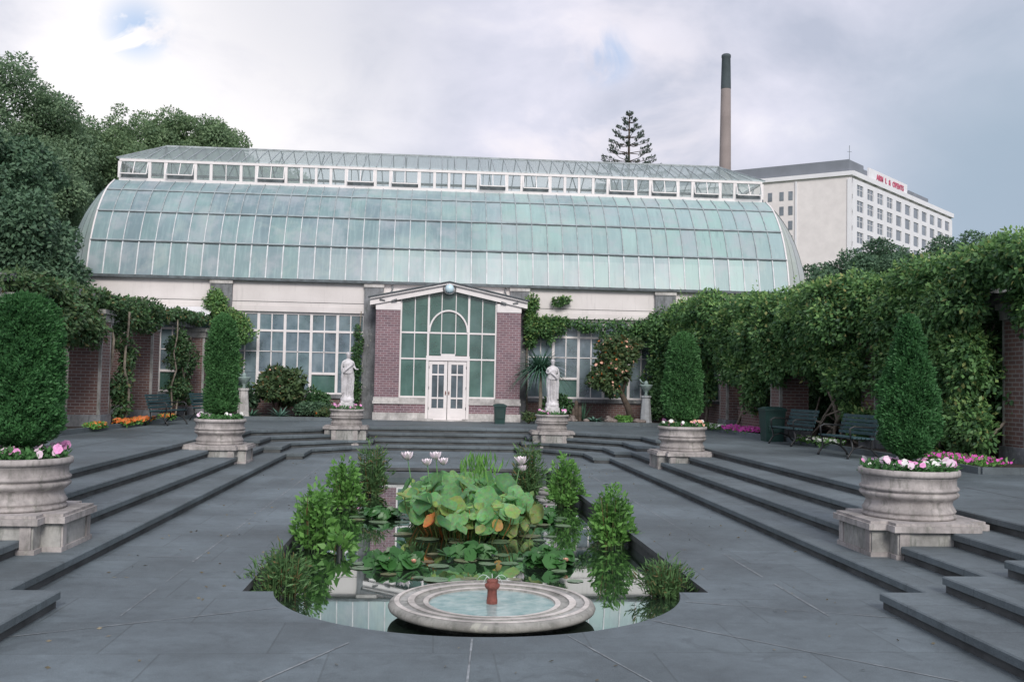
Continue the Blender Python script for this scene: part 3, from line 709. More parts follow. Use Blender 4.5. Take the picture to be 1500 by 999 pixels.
# interior planting seen through the glass
mb_c=[]
for i in range(46):
    mb_c.append((random.uniform(-12.5,12.5), random.uniform(39.2,47), random.uniform(1.2,4.2), .8,.8,.9))
o = foliage('interior_foliage', mb_c, 14000, .35, m_vinedark); tag(o,'green plants growing inside the glasshouse','indoor plants',kind='stuff')
# downpipes by the porch
mb = MB()
for s in (-1,1): mb.tube([(X(s*2.15),YW-.1,5.62),(X(s*2.12),YW-.14,5.5),(X(s*2.2),YW-.15,5.3)],.03,8)
gpe(mb,'drain_spout',m_greystone)

# ------------------------------------------------------------------ PLANTERS
def planter(loc, label, half, r=.56, zb=.15, ztop=.55, rim=.55):
    """weathered round tub on a cut-cornered plinth"""
    t = thing('stone_planter', label, 'planter', (loc[0],loc[1],zb), 0, 'round stone planters on the steps')
    H = ztop-zb; a = half; c = .2
    pg_ = lambda a,c: [(a,-a+c),(a,a-c),(a-c,a-c),(a-c,a),(-a+c,a),(-a+c,a-c),(-a,a-c),(-a,-a+c),(-a+c,-a+c),(-a+c,-a),(a-c,-a),(a-c,-a+c)]
    MB().prism(pg_(a,c),-.02,H-.10).build('plinth', m_plinth, t)
    mb = MB(); mb.prism(pg_(a+.06,c),H-.098,H-.03); mb.prism(pg_(a+.03,c),H-.029,H); mb.prism(pg_(a+.025,c),-.02,.05)
    for sx in (-1,1):
        for sy in (-1,1):
            mb.box(*sorted((sx*(a-.13),sx*(a+.018))),*sorted((sy*(a-c-.02),sy*(a-c-.13))),.052,H-.1)
            mb.box(*sorted((sx*(a-c-.02),sx*(a-c-.13))),*sorted((sy*(a-.13),sy*(a+.018))),.052,H-.1)
    mb.build('plinth_slab', m_planter, t)
    k = r/.585; h=rim/.57
    pr = [(.50,0),(.535,.005),(.54,.035),(.515,.06),(.53,.07),(.54,.09),(.515,.13),(.495,.17),(.50,.21),(.535,.235),(.565,.26),(.575,.285),(.56,.305),(.54,.31),(.54,.325),(.57,.335),(.575,.355),(.56,.372),(.545,.378),(.542,.47),(.56,.485),(.56,.50),(.585,.505),(.59,.53),(.585,.568),(.57,.575),(.53,.575),(.52,.53),(.001,.52)]
    MB().lathe([(a_*k,b_*h) for a_,b_ in pr],0,0,H,64).build('tub', m_planter, t)
    return t
PL = {'nl':(-4.99,11.25),'nr':(5.09,11.25),'ml':(-5.17,22.5),'mr':(5.27,22.5),'fl':(-2.97,29.35),'fr':(3.08,29.35)}
planter(PL['nl'],'large round stone planter at left edge, cut by the frame, under a flat-topped tree',.64)
planter(PL['nr'],'large round stone planter at right with mixed pink and white petunias under a cone tree',.64)
planter(PL['ml'],'round stone planter under the narrow clipped tree beside the left steps',.64)
planter(PL['mr'],'round stone planter under the round-headed clipped tree beside the right steps',.64)
planter(PL['fl'],'small stone planter carrying the statue left of the porch',.58,.50,.15,.70,.47)
planter(PL['fr'],'small stone planter carrying the statue right of the porch',.58,.50,.15,.64,.47)

def topiary(loc, z0, prof, label, mat, n, leafs=.05, cut=.08, sx=1.0, lump=.035):
    prof = [(a,max(.02,b-cut*min(1,b*4))) for a,b in prof]
    t = thing('topiary_tree', label, 'clipped tree', (loc[0],loc[1],z0), 0, 'clipped trees in the stone planters')
    zs = np.array([p[0] for p in prof]); rs = np.array([p[1] for p in prof])
    # sample by area along height
    z = RNG.uniform(zs[0], zs[-1], n*2); r = np.interp(z, zs, rs); keep = RNG.random(n*2) < (r/rs.max()+.12); z=z[keep][:n]; r=r[keep][:n]; m=len(z)
    a = RNG.uniform(0,2*PI,m)
    q = lump*(np.sin(a*5+z*7)+np.sin(a*9-z*13+1.3)+1.4*np.sin(a*2+z*4.3+loc[0])+np.sin(a*3+z*19))*.5 + RNG.normal(0,.018,m)
    # clumps: quantised pockets push leaves in and out
    cell = (np.floor(a*6)*57+np.floor(z*11)*131)%17/17.0
    rr = np.maximum(r*(1-.28*RNG.random(m)**2)+q-.05*(cell<.22), .01)
    P = np.stack([np.cos(a)*rr*sx, np.sin(a)*rr, z], 1)
    O = np.stack([np.cos(a), np.sin(a), .25+0*a],1)
    D = unit(O*.8+rdir(m)*.8+np.array([0,0,.45])); s = leafs*(.6+.8*RNG.random(m))
    leaves('foliage', P, D, s, s*.42, mat, t, nrm=unit(O+rdir(m)*.5), cup=.05)
    # inner mass so that no light shines through
    MB().lathe([(max(.01,r_*.62),z_) for z_,r_ in prof],n=16).build('inner_light_block', m_innerdark, t)
    MB().tube([(0,0,-.2),(0,0,zs[0]+.3)],.045,8).build('trunk', m_bark, t)
m_innerdark = simple('dark_inner_block', (.010,.022,.010), .95, .5, 9, .5)
topiary(PL['nl'],1.10,[(.12,.18),(.20,.38),(.32,.49),(.6,.49),(1.0,.46),(1.35,.42),(1.6,.37),(1.72,.27),(1.78,.05)],'broad flat-topped clipped conifer in the left planter nearest the front',m_topiary,60000,.040,.055)
topiary(PL['nr'],1.10,[(.12,.12),(.20,.30),(.34,.39),(.6,.385),(.9,.35),(1.2,.29),(1.45,.22),(1.64,.17),(1.74,.11),(1.79,.02)],'cone-shaped clipped conifer in the right planter nearest the front',m_topiary,56000,.040,.09)
topiary(PL['ml'],1.10,[(.10,.12),(.16,.34),(.28,.40),(.8,.395),(1.4,.38),(1.9,.34),(2.15,.29),(2.3,.10),(2.33,.02)],'tall narrow clipped column of conifer beside the left brick pergola',m_topiary2,26000,.055,.07)
topiary(PL['mr'],1.10,[(.10,.14),(.18,.36),(.32,.44),(.9,.45),(1.3,.44),(1.7,.39),(1.95,.27),(2.1,.14),(2.16,.02)],'round-topped clipped conifer in front of the vine-hung pergola at right',m_topiary2,26000,.055,.04)

def petunias(loc, z, r, label, cols, n, seed, size=.075, dens=1.0, group='flowers in the stone planters', rin=0):
    t = thing('bedding_flowers', label, 'flowers', (loc[0],loc[1],z), 0, group)
    m = int(1500*dens); a = RNG.uniform(0,2*PI,m); rr = r*np.sqrt(RNG.uniform(.05,1,m)); P = np.stack([rr*np.cos(a),rr*np.sin(a),RNG.uniform(-.03,.08,m)],1)
    D = unit(rdir(m)+np.array([0,0,.6])); leaves('leaves', P, D, .06*(.6+RNG.random(m)), .035, m_pond if False else m_topiary2, t)
    blossom_discs(t, r, n, size, cols)
def disc_leaves(name, C, N, Rd, mat, parent, k=7, notch=False, ruffle=.0):
    """flat or ruffled round petals/leaves: C centres, N normals, Rd radii"""
    n = len(C); N = unit(N); u = unit(np.cross(N, rdir(n))); v = np.cross(N,u); V=[]; 
    Rd = np.broadcast_to(np.asarray(Rd,float).reshape(-1,1),(n,1))
    ang = np.linspace(0.12 if notch else 0, 2*PI-.12 if notch else 2*PI, k, endpoint=notch)
    rows=[C[:,None,:]]
    for i,a in enumerate(ang):
        rr = Rd*(1+ruffle*(RNG.random((n,1))-.5)); rows.append((C+(u*math.cos(a)+v*math.sin(a))*rr+N*Rd*ruffle*(RNG.random((n,1))-.3))[:,None,:])
    V = np.concatenate(rows,1).reshape(-1,3); st_=k+1
    tri=[]
    idx = [(0,i+1,(i+1)%k+1) for i in range(k if not notch else k-1)]
    F = (np.arange(n)[:,None,None]*st_+np.array(idx)[None]).reshape(-1,3)
    return np_mesh(name, V, F, mat, parent)
def blossom_discs(t, r, n, size, cols, flat=False, box=None):
    for mat, share in cols:
        m = max(1,int(n*share)); 
        if box: P = np.stack([RNG.uniform(-box[0],box[0],m),RNG.uniform(-box[1],box[1],m),RNG.uniform(.06,.13,m)],1)
        else:
            a = RNG.uniform(0,2*PI,m); rr = r*np.sqrt(RNG.uniform(.15,1.05,m)); P = np.stack([rr*np.cos(a),rr*np.sin(a),RNG.uniform(.05,.13,m)],1)
        nn_ = unit(rdir(m)*.5+np.array([0,-.45,.6])); disc_leaves('blossoms', P, nn_, size*(.35+.3*RNG.random(m)), mat, t, 7, ruffle=.35)
petunias(PL['nl'],1.10,.50,'pale pink petunias ringing the foot of the flat-topped clipped tree',[(m_lpink,.6),(m_pink,.4)],55,1,.085)
petunias(PL['nr'],1.08,.52,'pink and white petunias round the foot of the cone-shaped clipped tree',[(m_wpet,.45),(m_lpink,.25),(m_pink,.3)],75,2,.085)
petunias(PL['ml'],1.10,.50,'low green leaves and a few white flowers in the mid left planter',[(m_wpet,.5),(m_lpink,.5)],16,3,.09)
petunias(PL['mr'],1.10,.50,'coral pink and white flowers in the mid right planter',[(m_peach,.5),(m_wpet,.3),(m_pink,.2)],50,4,.09)
petunias(PL['fl'],1.17,.43,'sparse pink flowers around the feet of the left statue',[(m_pink,1)],16,5,.10,.5)
petunias(PL['fr'],1.11,.43,'pink flowers around the feet of the right statue',[(m_pink,.7),(m_wpet,.3)],22,6,.10,.5)

# ------------------------------------------------------------------ STATUES
def skin_mesh(joints, edges, sub=2):
    me = bpy.data.meshes.new('tmp'); me.from_pydata([j[:3] for j in joints], edges, []); o = bpy.data.objects.new('tmp', me); COL.objects.link(o)
    o.modifiers.new('s','SKIN'); 
    for i,j in enumerate(joints):
        me.skin_vertices[0].data[i].radius = (j[3], j[4] if len(j)>4 else j[3])
    me.skin_vertices[0].data[0].use_root = True
    sb = o.modifiers.new('u','SUBSURF'); sb.levels = sub; sb.render_levels = sub
    return o
def bake(o):
    dg = bpy.context.evaluated_depsgraph_get(); m = bpy.data.meshes.new_from_object(o.evaluated_get(dg)); return m
def statue(loc, z, label, variant, scale=1.0):
    t = thing('garden_statue', label, 'statue', (loc[0],loc[1],z), 0, 'white statues flanking the porch')
    s = 1 if variant else -1
    # body skeleton, z up, facing -Y; 1.30 m tall figure
    J=[(0,0,.70,.10,.085),(0,.0,.86,.085,.07),(0,.01,.98,.105,.075),(0,.01,1.06,.085,.06),(0,0,1.115,.032,.034),(0,-.01,1.165,.050,.056),(0,-.012,1.235,.070,.078),(0,-.008,1.292,.044,.05)]
    Eg=[(0,1),(1,2),(2,3),(3,4),(4,5),(5,6),(6,7)]
    def arm(side, pts):
        k=len(J); J.extend(pts); Eg.append((3,k)); Eg.extend((k+i,k+i+1) for i in range(len(pts)-1))
    if variant:   # left statue: right arm hangs, left forearm held forward and out
        arm(1,[(-.135,.01,1.03,.036),(-.165,.02,.90,.032),(-.165,-.01,.78,.026),(-.15,-.03,.70,.022),(-.148,-.04,.655,.02)])
        arm(-1,[(.135,.01,1.03,.036),(.165,.0,.90,.032),(.20,-.09,.83,.025),(.245,-.14,.825,.022),(.27,-.16,.83,.018)])
    else:         # right statue: arm bent to the breast, other holding a fold
        arm(1,[(-.135,.01,1.03,.038),(-.175,.0,.91,.034),(-.13,-.09,.88,.028),(-.06,-.115,.93,.024),(-.02,-.12,.95,.02)])
        arm(-1,[(.135,.01,1.03,.038),(.168,.02,.90,.034),(.168,-.02,.77,.028),(.15,-.04,.69,.024),(.14,-.05,.65,.02)])
    sk = skin_mesh(J, Eg, 2)
    # draped robe with folds, hip swung to one side
    mb = MB(); rows=[]; n=72
    for i in range(41):
        u=i/40; zz=.03+u*1.02; w_=np.interp(u,[0,.05,.3,.55,.68,.80,.93,1],[.15,.145,.13,.148,.135,.112,.142,.075]); d_=np.interp(u,[0,.05,.3,.55,.68,.80,.93,1],[.12,.115,.105,.112,.10,.09,.096,.06])
        cx = s*.022*math.sin(u*2.6); row=[]
        for k in range(n+1):
            a=2*PI*k/n; amp=.016*(1-u)**.5+.003
            f=1+amp/.13*(math.sin(11*a+2.2*math.sin(u*5)+u*2)+.6*math.sin(19*a-u*6))+.05*math.sin(3*a+u*9)*(u<.75)
            row.append((cx+w_*f*math.cos(a), d_*f*math.sin(a), zz))
        rows.append(row)
    mb.grid(rows); mb.add(rows[0][:-1],[tuple(range(n))]); mb.add(rows[-1][:-1],[tuple(range(n))])
    # sash across the body
    sash=[( -.13*s*math.cos(q), -.115-.02*math.sin(q*2), .72+.30*q/PI) for q in np.linspace(0,PI,14)]
    mb.tube(sash,.028,8); mb.tube([(.12*math.cos(a),.10*math.sin(a),.735+.02*math.cos(a*2)) for a in np.linspace(0,2*PI,20)],.03,8)
    # hanging fold
    mb.tube([(s*-.13,-.05,.86),(s*-.15,-.06,.6),(s*-.14,-.06,.35),(s*-.15,-.05,.15)],[.03,.045,.04,.03],8)
    # feet, plinth, hair bun, nose, brows
    for q in (-.055,.055): mb.tube([(q,-.06,.05),(q*1.1,-.15,.04)],[.035,.02],8)
    mb.lathe([(.001,-.06),(.19,-.06),(.19,.0),(.175,.03),(.001,.03)],n=24)
    mb.lathe([(.001,-.045),(.035,-.03),(.05,0),(.035,.03),(.001,.045)],0,.075,1.262,14)
    mb.lathe([(.076,-.03),(.082,.0),(.074,.035),(.042,.07),(.001,.082)],0,.008,1.258,20)
    mb.tube([(0,-.074,1.245),(0,-.098,1.213),(0,-.078,1.203)],[.008,.013,.008],6)
    for q in (-.024,.024): mb.tube([(q*1.9,-.066,1.248),(q*.5,-.082,1.248)],.008,6)
    mb.tube([(-.02,-.078,1.184),(.02,-.078,1.184)],.008,6); mb.tube([(0,-.05,1.155),(0,-.06,1.15)],[.02,.015],8)
    rb_ = mb.build('tmp2', None)
    bm = bmesh.new(); bm.from_mesh(bake(sk)); bm.from_mesh(rb_.data)
    me = bpy.data.meshes.new('statue_figure'); bm.to_mesh(me); bm.free()
    tmp = link('tmp3', me); r_ = tmp.modifiers.new('r','REMESH'); r_.mode='VOXEL'; r_.voxel_size=.010; r_.use_smooth_shade=True
    sm_ = tmp.modifiers.new('m','SMOOTH'); sm_.iterations=2; sm_.factor=.5
    fm = bake(tmp); fm.materials.clear(); fm.materials.append(m_whitemarble)
    for o in (sk, rb_, tmp): bpy.data.objects.remove(o)
    f = link('figure', fm, t); f.scale=(scale*1.02,scale*1.02,scale)
    mb=MB(); mb.box(-.17,.17,-.17,.17,-.10,-.055); mb.box(-.2,.2,-.2,.2,-.30,-.101); mb.build('statue_base', m_whitemarble, t)
    f.location=(0,0,0); f.rotation_euler=(0,0,R(12 if variant else -8))
    return t
statue(PL['fl'],1.46,'white marble figure in long robes left of the porch, one forearm held out',True,1.06)
statue(PL['fr'],1.42,'white marble figure in long robes right of the porch, arm bent to the chest',False,1.03)

# small cherub-like pieces on grey pedestals
def pedestal(loc, label):
    t = thing('pedestal_ornament', label, 'pedestal', loc, 0, 'grey pedestals in the beds beside the glasshouse')
    mb = MB(); mb.prism([(.30*math.cos(a),.30*math.sin(a)) for a in np.linspace(PI/8,2*PI+PI/8,8,endpoint=False)],0,.10)
    mb.prism([(.23*math.cos(a),.23*math.sin(a)) for a in np.linspace(PI/8,2*PI+PI/8,8,endpoint=False)],.10,.14); mb.add([(r_*math.cos(a),r_*math.sin(a),z_) for z_,r_ in ((.14,.22),(1.0,.15)) for a in np.linspace(PI/8,2*PI+PI/8,8,endpoint=False)],[(i,(i+1)%8,8+(i+1)%8,8+i) for i in range(8)])
    mb.prism([(.19*math.cos(a),.19*math.sin(a)) for a in np.linspace(PI/8,2*PI+PI/8,8,endpoint=False)],1.0,1.07); mb.build('pedestal', m_palestone if loc[0]<0 else simple('pale_grey_stone',(.36,.38,.39),.8,.2,6,.3), t)
    mb = MB(); mb.lathe([(.05,1.07),(.07,1.10),(.04,1.16),(.10,1.25),(.19,1.34),(.23,1.42),(.24,1.47),(.20,1.46),(.12,1.40),(.001,1.38)],n=20)
    mb.lathe([(.001,1.40),(.07,1.42),(.085,1.5),(.06,1.58),(.001,1.62)],n=16); mb.tube([(-.05,0,1.5),(-.18,-.03,1.56),(-.24,0,1.66)],.025,6); mb.build('carved_bowl', simple('verdigris_stone',(.25,.33,.31),.8,.3,9,.4), t)
pedestal((7.22,35.35,TZ),'grey tapering pedestal with carved bowl beside the leaning flowering shrub')
pedestal((-7.0,35.0,TZ),'pale pedestal showing just behind the tall narrow clipped column at left')

# ------------------------------------------------------------------ PERGOLAS
def pier(x, y, label, w=.82, h=3.15, d=.75, mat=None):
    t = thing('brick_pier', label, 'pier', (x,y,TZ), 0, 'brick piers of the pergolas')
    a=w/2; b=d/2
    mb=MB(); mb.box(-a,a,-b,b,.38,h-.32); mb.build('shaft', mat or m_brick2, t)
    mb=MB(); mb.box(-a-.05,a+.05,-b-.05,b+.05,-.05,.38); mb.build('base_block', m_greystone, t)
    mb=MB(); mb.box(-a-.04,a+.04,-b-.04,b+.04,h-.318,h-.12); mb.box(-a-.10,a+.10,-b-.10,b+.10,h-.118,h); mb.build('capital', m_plinth, t)
    # pale corner strip
    mb=MB(); s=-1 if x>0 else 1
    for q in (-1,1): mb.box(*sorted((s*(a+.004),s*(a-.07))),*sorted((q*(b+.004),q*(b-.06))),.382,h-.32)
    mb.build('corner_strip', m_plinth, t)
    return t
IN_R = [(11.05,18.2,'brick pier at the right edge of view, its base block clear of the vines'),(10.2,22.7,'brick pier of the right pergola hidden behind the cone-shaped clipped tree'),(9.5,27.1,'brick pier behind the green bin and the nearer full-view bench at right'),(9.45,31.9,'brick pier with a pale corner strip, beside the magenta flowers'),(9.4,36.2,'farthest brick pier of the right pergola, against the glasshouse')]
IN_L = [(-9.9,22.4,'brick pier of the left pergola behind the flat-topped clipped tree'),(-9.6,27.2,'broad brick pier with pale base block, nearest visible at left'),(-9.55,31.8,'brick pier behind the orange flowers at left'),(-9.0,36.3,'brick pier with pale capital next to the narrow clipped column')]
for x,y,l in IN_R+IN_L: pier(x,y,l)
OUT_R = [(12.9,18.2),(12.6,22.7),(12.3,27.1),(12.2,31.9),(12.2,36.2)]; OUT_L = [(-12.2,22.4),(-12.2,27.2),(-12.0,31.8),(-11.6,36.3)]
for (x,y),l in zip(OUT_L[2:],['seen above the nearer left bench','against the glasshouse']): pier(x,y,'rear brick pier of the left pergola, '+l,.7)
def beams(name, label, inner, outer, s):
    t = thing(name, label, 'pergola', (inner[1][0],inner[1][1],TZ+3.15)); o = Vector((inner[1][0],inner[1][1],TZ+3.15)); H=TZ+3.15
    for row in (inner, outer):
        for a,b in zip(row[:-1],row[1:]):
            mb=MB(); mb.bar(Vector((a[0],a[1]-.3,H+.125))-o,Vector((b[0],b[1]+.3,H+.125))-o,.30,.25); mb.build('beam', m_greystone, t)
    y=inner[0][1]-.4
    while y < inner[-1][1]+.4:
        xi=np.interp(y,[q[1] for q in inner],[q[0] for q in inner]); xo=np.interp(y,[q[1] for q in outer],[q[0] for q in outer])
        mb=MB(); mb.bar(Vector((xi-s*.42,y,H+.335))-o,Vector((xo+s*.4,y,H+.335))-o,.12,.17); mb.build('rafter', m_greystone, t); y+=1.15
beams('pergola_roof','grey beams and rafters on the right piers, almost buried in vines',IN_R,OUT_R,1)
beams('pergola_roof','grey beams and rafters on the left brick piers, partly bare',IN_L,OUT_L,-1)
# low walls and dark backing hedge behind the pergolas
for x,y0,y1,l in ((9.45,28.0,31.2,'low brick wall between two vine-hung piers at right'),(9.42,32.4,35.8,'low brick wall running to the glasshouse at right')):
    mb=MB(); mb.box(x-.12,x+.12,y0,y1,TZ,TZ+.75); mb.box(x-.16,x+.16,y0,y1,TZ+.751,TZ+.82); tag(mb.build('low_brick_wall', m_brick2), l, 'wall')
mb=MB(); mb.box(-12.75,-12.5,20,37.3,TZ-.1,TZ+3.15); tag(mb.build('garden_wall', m_brick2),'brick wall closing the back of the left pergola','wall')
mb=MB(); mb.box(12.5,12.75,15,37.3,TZ-.1,TZ+3.15); tag(mb.build('garden_wall', m_brick2),'brick wall hidden behind the vines of the right pergola','wall')
# white awning seen over the left pergola
mb=MB(); mb.grid([[(-11.8+i*.8, 36.6, 4.30+.04*math.sin(i*2)) for i in range(5)],[(-11.8+i*.8,37.5,4.62+.03*math.sin(i*2+1)) for i in range(5)]]); mb.grid([[(-11.8+i*.8, 36.6, 4.30+.04*math.sin(i*2)) for i in range(5)],[(-11.8+i*.8,36.58,4.22+.05*math.sin(i*1.7)) for i in range(5)]])
tag(mb.build('awning', simple('white_awning_sheet',(.82,.82,.84),.5,.05,2,.1)),'white sheet canopy showing above the left pergola','awning')

# ------------------------------------------------------------------ VINES
def vine(label, clumps, n, size, mats, stems, origin, group='vines over the pergolas', droop=-.35):
    t = thing('climbing_vine', label, 'vine', origin, 0, group); o=np.array(origin)
    cl=[(c[0]-o[0],c[1]-o[1],c[2]-o[2],*c[3:]) for c in clumps]
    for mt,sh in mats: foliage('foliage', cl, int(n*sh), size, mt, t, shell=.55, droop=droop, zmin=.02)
    if mats[0][0] is m_vine: topleaves('highlight_foliage', cl, int(n*.13), size, m_vinetop, t)
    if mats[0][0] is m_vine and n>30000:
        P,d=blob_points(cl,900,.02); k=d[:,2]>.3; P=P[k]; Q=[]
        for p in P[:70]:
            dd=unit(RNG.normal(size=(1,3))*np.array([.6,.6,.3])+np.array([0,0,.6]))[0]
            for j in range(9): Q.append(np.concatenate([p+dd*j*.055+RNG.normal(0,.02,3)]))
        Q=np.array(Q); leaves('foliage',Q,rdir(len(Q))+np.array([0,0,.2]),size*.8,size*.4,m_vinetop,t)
    if stems:
        mb=MB()
        for pts,r0,r1 in stems:
            pts=[Vector(p)-Vector(origin) for p in pts]; mb.tube(pts,[r0+(r1-r0)*i/(len(pts)-1) for i in range(len(pts))],7)
        mb.build('stem', m_palebark, t)
    return t
def run(p0, p1, n, rx, ry, rz, jit=.3):
    return [tuple(p0[i]+(p1[i]-p0[i])*random.random()+random.uniform(-jit,jit)*(1,1,.8)[i] for i in range(3))+(rx*random.uniform(.6,1.25),ry*random.uniform(.6,1.25),rz*random.uniform(.6,1.2)) for _ in range(n)]
def twist(x,y,h,k=5,amp=.18):
    return [(x+random.uniform(-amp,amp),y+random.uniform(-amp,amp),TZ+h*i/k) for i in range(k+1)]
def wv(clump_sets): 
    out=[]
    for c in clump_sets: out+=c
    return out
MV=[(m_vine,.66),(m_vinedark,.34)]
# near right vine: from the roof to the ground between the near pier and the next
c = wv([run((10.5,17.0,4.4),(9.9,23,4.42),56,.50,.6,.30,.28), run((11.8,17.5,4.45),(11.8,23,4.5),26,.6,.7,.3,.3),
        run((10.1,18.5,3.8),(9.7,23.4,3.5),56,.42,.45,.45,.28), run((10.75,17.6,4.1),(10.7,18.0,3.3),10,.38,.36,.4,.16), run((10.3,18.5,1.5),(10.1,20.4,1.1),30,.34,.38,.42,.22), run((10.1,18.6,2.9),(9.9,22.2,2.4),64,.40,.42,.5,.28), run((10.2,19.2,1.8),(10.1,21.4,1.3),34,.34,.36,.4,.25)])
vine('dense green wisteria hanging to the ground beside the right edge pier',c,90000,.105,MV,
     [(twist(10.3,19.7,3.4),.07,.04),([(10.2,19.5,.62),(10.0,19.0,.85),(10.3,18.6,1.05),(10.7,18.5,1.5)],.05,.03),([(10.0,20.6,.62),(10.2,20.1,.75),(9.9,19.6,1.0),(10.2,19.2,1.6)],.045,.03),(twist(10.1,21.2,3.2),.06,.03)],(10.3,20.0,TZ))
c = wv([run((9.9,22.6,4.38),(9.3,27.2,4.3),52,.50,.65,.32,.28), run((11.6,22.6,4.45),(11.4,27.5,4.4),24,.6,.7,.3,.25),
        run((9.5,22.8,3.75),(9.0,26.6,3.7),44,.40,.45,.42,.28), run((9.3,24.6,3.0),(9.1,26.3,2.7),14,.32,.36,.36,.22), run((9.6,22.6,2.9),(9.4,24.2,2.2),16,.34,.36,.42,.25), run((9.7,22.6,1.6),(9.7,23.6,1.1),10,.3,.34,.34,.2), run((9.9,24.2,2.9),(9.8,25.6,2.5),9,.35,.4,.4,.25), run((10.2,23.0,2.6),(10.2,24,1.4),16,.34,.34,.4,.2)])
vine('wisteria arching over a dark gap with bare twisted stems behind the cone-shaped tree',c,74000,.115,MV,
     [(twist(9.9,25.3,3.3,6,.25),.07,.04),(twist(10.0,24.6,3.2,6,.25),.055,.03),([(9.8,26.2,.6),(9.9,25.6,1.3),(10.0,24.9,1.9),(9.9,24.2,2.6)],.04,.03),([(9.6,24.2,.62),(9.9,24.9,1.0),(9.7,25.8,1.2),(10.1,26.4,1.8)],.045,.025),([(10.1,23.6,.62),(9.8,24.3,.9),(10.2,25.1,1.1)],.04,.025),([(9.5,25.8,.62),(9.7,25.3,1.1),(9.6,24.7,1.35),(9.9,24.0,1.6)],.035,.02)],(9.9,25.0,TZ))
c = wv([run((9.3,27,4.25),(9.1,32,4.35),46,.50,.65,.32,.25), run((11.2,27,4.35),(11,32,4.4),22,.6,.7,.3,.25), run((9.0,26.6,3.7),(8.9,31.6,3.5),44,.4,.45,.5,.3), run((8.95,26.3,3.1),(8.95,27.6,2.5),14,.32,.36,.4,.2), run((9.0,28.4,2.6),(9.1,29.4,1.7),14,.28,.34,.4,.2), run((8.95,29.6,2.9),(8.9,31.2,2.3),12,.3,.36,.4,.2),
        run((9.6,28.0,2.9),(9.5,29.6,2.2),16,.35,.42,.42,.2)])
vine('vine mass over the pergola behind the green bin',c,62000,.12,MV,
     [(twist(9.5,28.6,3.2),.06,.03),(twist(9.3,30.9,3.2),.05,.03)],(9.5,29.5,TZ))
c = wv([run((9.0,32,4.45),(8.7,37,4.7),44,.55,.6,.36,.28), run((10.8,32,4.5),(10.4,37,4.8),16,.6,.7,.35,.3), run((8.7,32.4,3.7),(8.5,36.5,3.5),44,.42,.5,.5,.3), run((9.0,33.5,2.8),(8.9,36,1.8),26,.36,.42,.45,.3)])
vine('vine mass against the end of the cream wall panel at right',c,52000,.125,MV,[(twist(8.9,33.6,3),.06,.03)],(9.0,34.5,TZ))
# climbers on the facade
c = wv([run((8.3,37.2,4.9),(7.9,37.1,3.4),12,.38,.25,.45,.2), run((3.4,37.3,4.3),(8.0,37.2,4.3),13,.34,.20,.20,.14), run((5.8,37.3,4.25),(8.0,37.2,4.1),9,.36,.22,.26,.2), run((3.7,37.3,4.1),(4.6,37.3,3.8),3,.2,.16,.3,.1), run((8.3,36.9,4.2),(7.9,36.4,1.9),30,.42,.35,.45,.25), run((6.2,37.3,4.1),(7.6,37.2,3.5),10,.3,.2,.3,.15)])
vine('creeper hanging from the cream cornice over the right facade windows',c,17000,.12,[(m_vinedark,.55),(m_vine,.45)],[([(8.2,37.2,.6),(8.3,37.3,2.5),(8.2,37.3,4.4)],.04,.02)],(8.0,37.1,TZ),'creepers on the glasshouse front')
c = wv([run((3.15,37.3,5.1),(3.2,37.2,3.5),10,.22,.16,.3,.1), run((3.5,37.3,4.4),(4.3,37.2,4.1),8,.3,.18,.25,.1), run((4.2,37.3,5.2),(4.5,37.3,5.0),2,.2,.14,.15,.05)])
vine('small creeper on the grey pilaster right of the porch',c,6500,.11,[(m_vine,.5),(m_vinedark,.5)],[([(3.1,37.3,.6),(3.05,37.35,3),(3.1,37.3,4.9)],.035,.015)],(3.1,37.2,TZ),'creepers on the glasshouse front')
c = wv([run((-3.35,37.3,4.0),(-3.3,37.2,1.2),14,.16,.12,.28,.06)])
vine('thin dark creeper climbing the grey pilaster left of the porch',c,3600,.08,[(m_vinedark,.8),(m_vine,.2)],[([(-3.25,37.3,.6),(-3.3,37.35,3),(-3.2,37.3,4.6)],.035,.02)],(-3.2,37.2,TZ),'creepers on the glasshouse front')
c = wv([run((-8.4,37.1,5.0),(-8.5,37.0,4.5),8,.35,.25,.3,.15), run((-8.2,36.9,4.4),(-7.4,36.7,3.4),18,.42,.3,.4,.2), run((-7.9,36.6,3.2),(-7.7,36.5,1.8),10,.3,.25,.4,.15)])
vine('pale green creeper over the top of the pilaster behind the narrow clipped column',c,11000,.11,[(m_vine,.85),(m_vinemix,.15)],[([(-8.2,37.2,.6),(-8.3,37.3,2.5),(-8.3,37.2,4.6)],.04,.02)],(-8.2,37.0,TZ),'creepers on the glasshouse front')
# left pergola climbers
c = wv([run((-9.9,21.8,4.08),(-9.5,27.2,4.0),30,.42,.55,.20,.2), run((-9.4,23.8,3.6),(-9.2,26.1,3.1),20,.38,.4,.45,.2), run((-9.5,26.9,4.1),(-9.3,27.6,3.6),8,.3,.3,.3,.1)])
vine('creeper with reddish leaves over the broad pier at left',c,16000,.115,[(m_vinemix,.6),(m_vinedark,.4)],[(twist(-9.3,27.8,3.0),.05,.03)],(-9.6,25.5,TZ))
c = wv([run((-9.4,27.2,4.0),(-9.2,33,4.0),16,.48,.6,.22,.2), run((-9.2,28.2,3.7),(-9.1,29.0,1.0),22,.20,.22,.34,.1), run((-9.1,29.4,3.8),(-9.1,31,3.5),7,.3,.35,.3,.15)])
vine('creeper trailing down between the broad pier and the next at left',c,10500,.11,[(m_vinemix,.5),(m_vinedark,.5)],[(twist(-9.0,28.4,3.2,6,.08),.045,.03)],(-9.2,29.5,TZ))
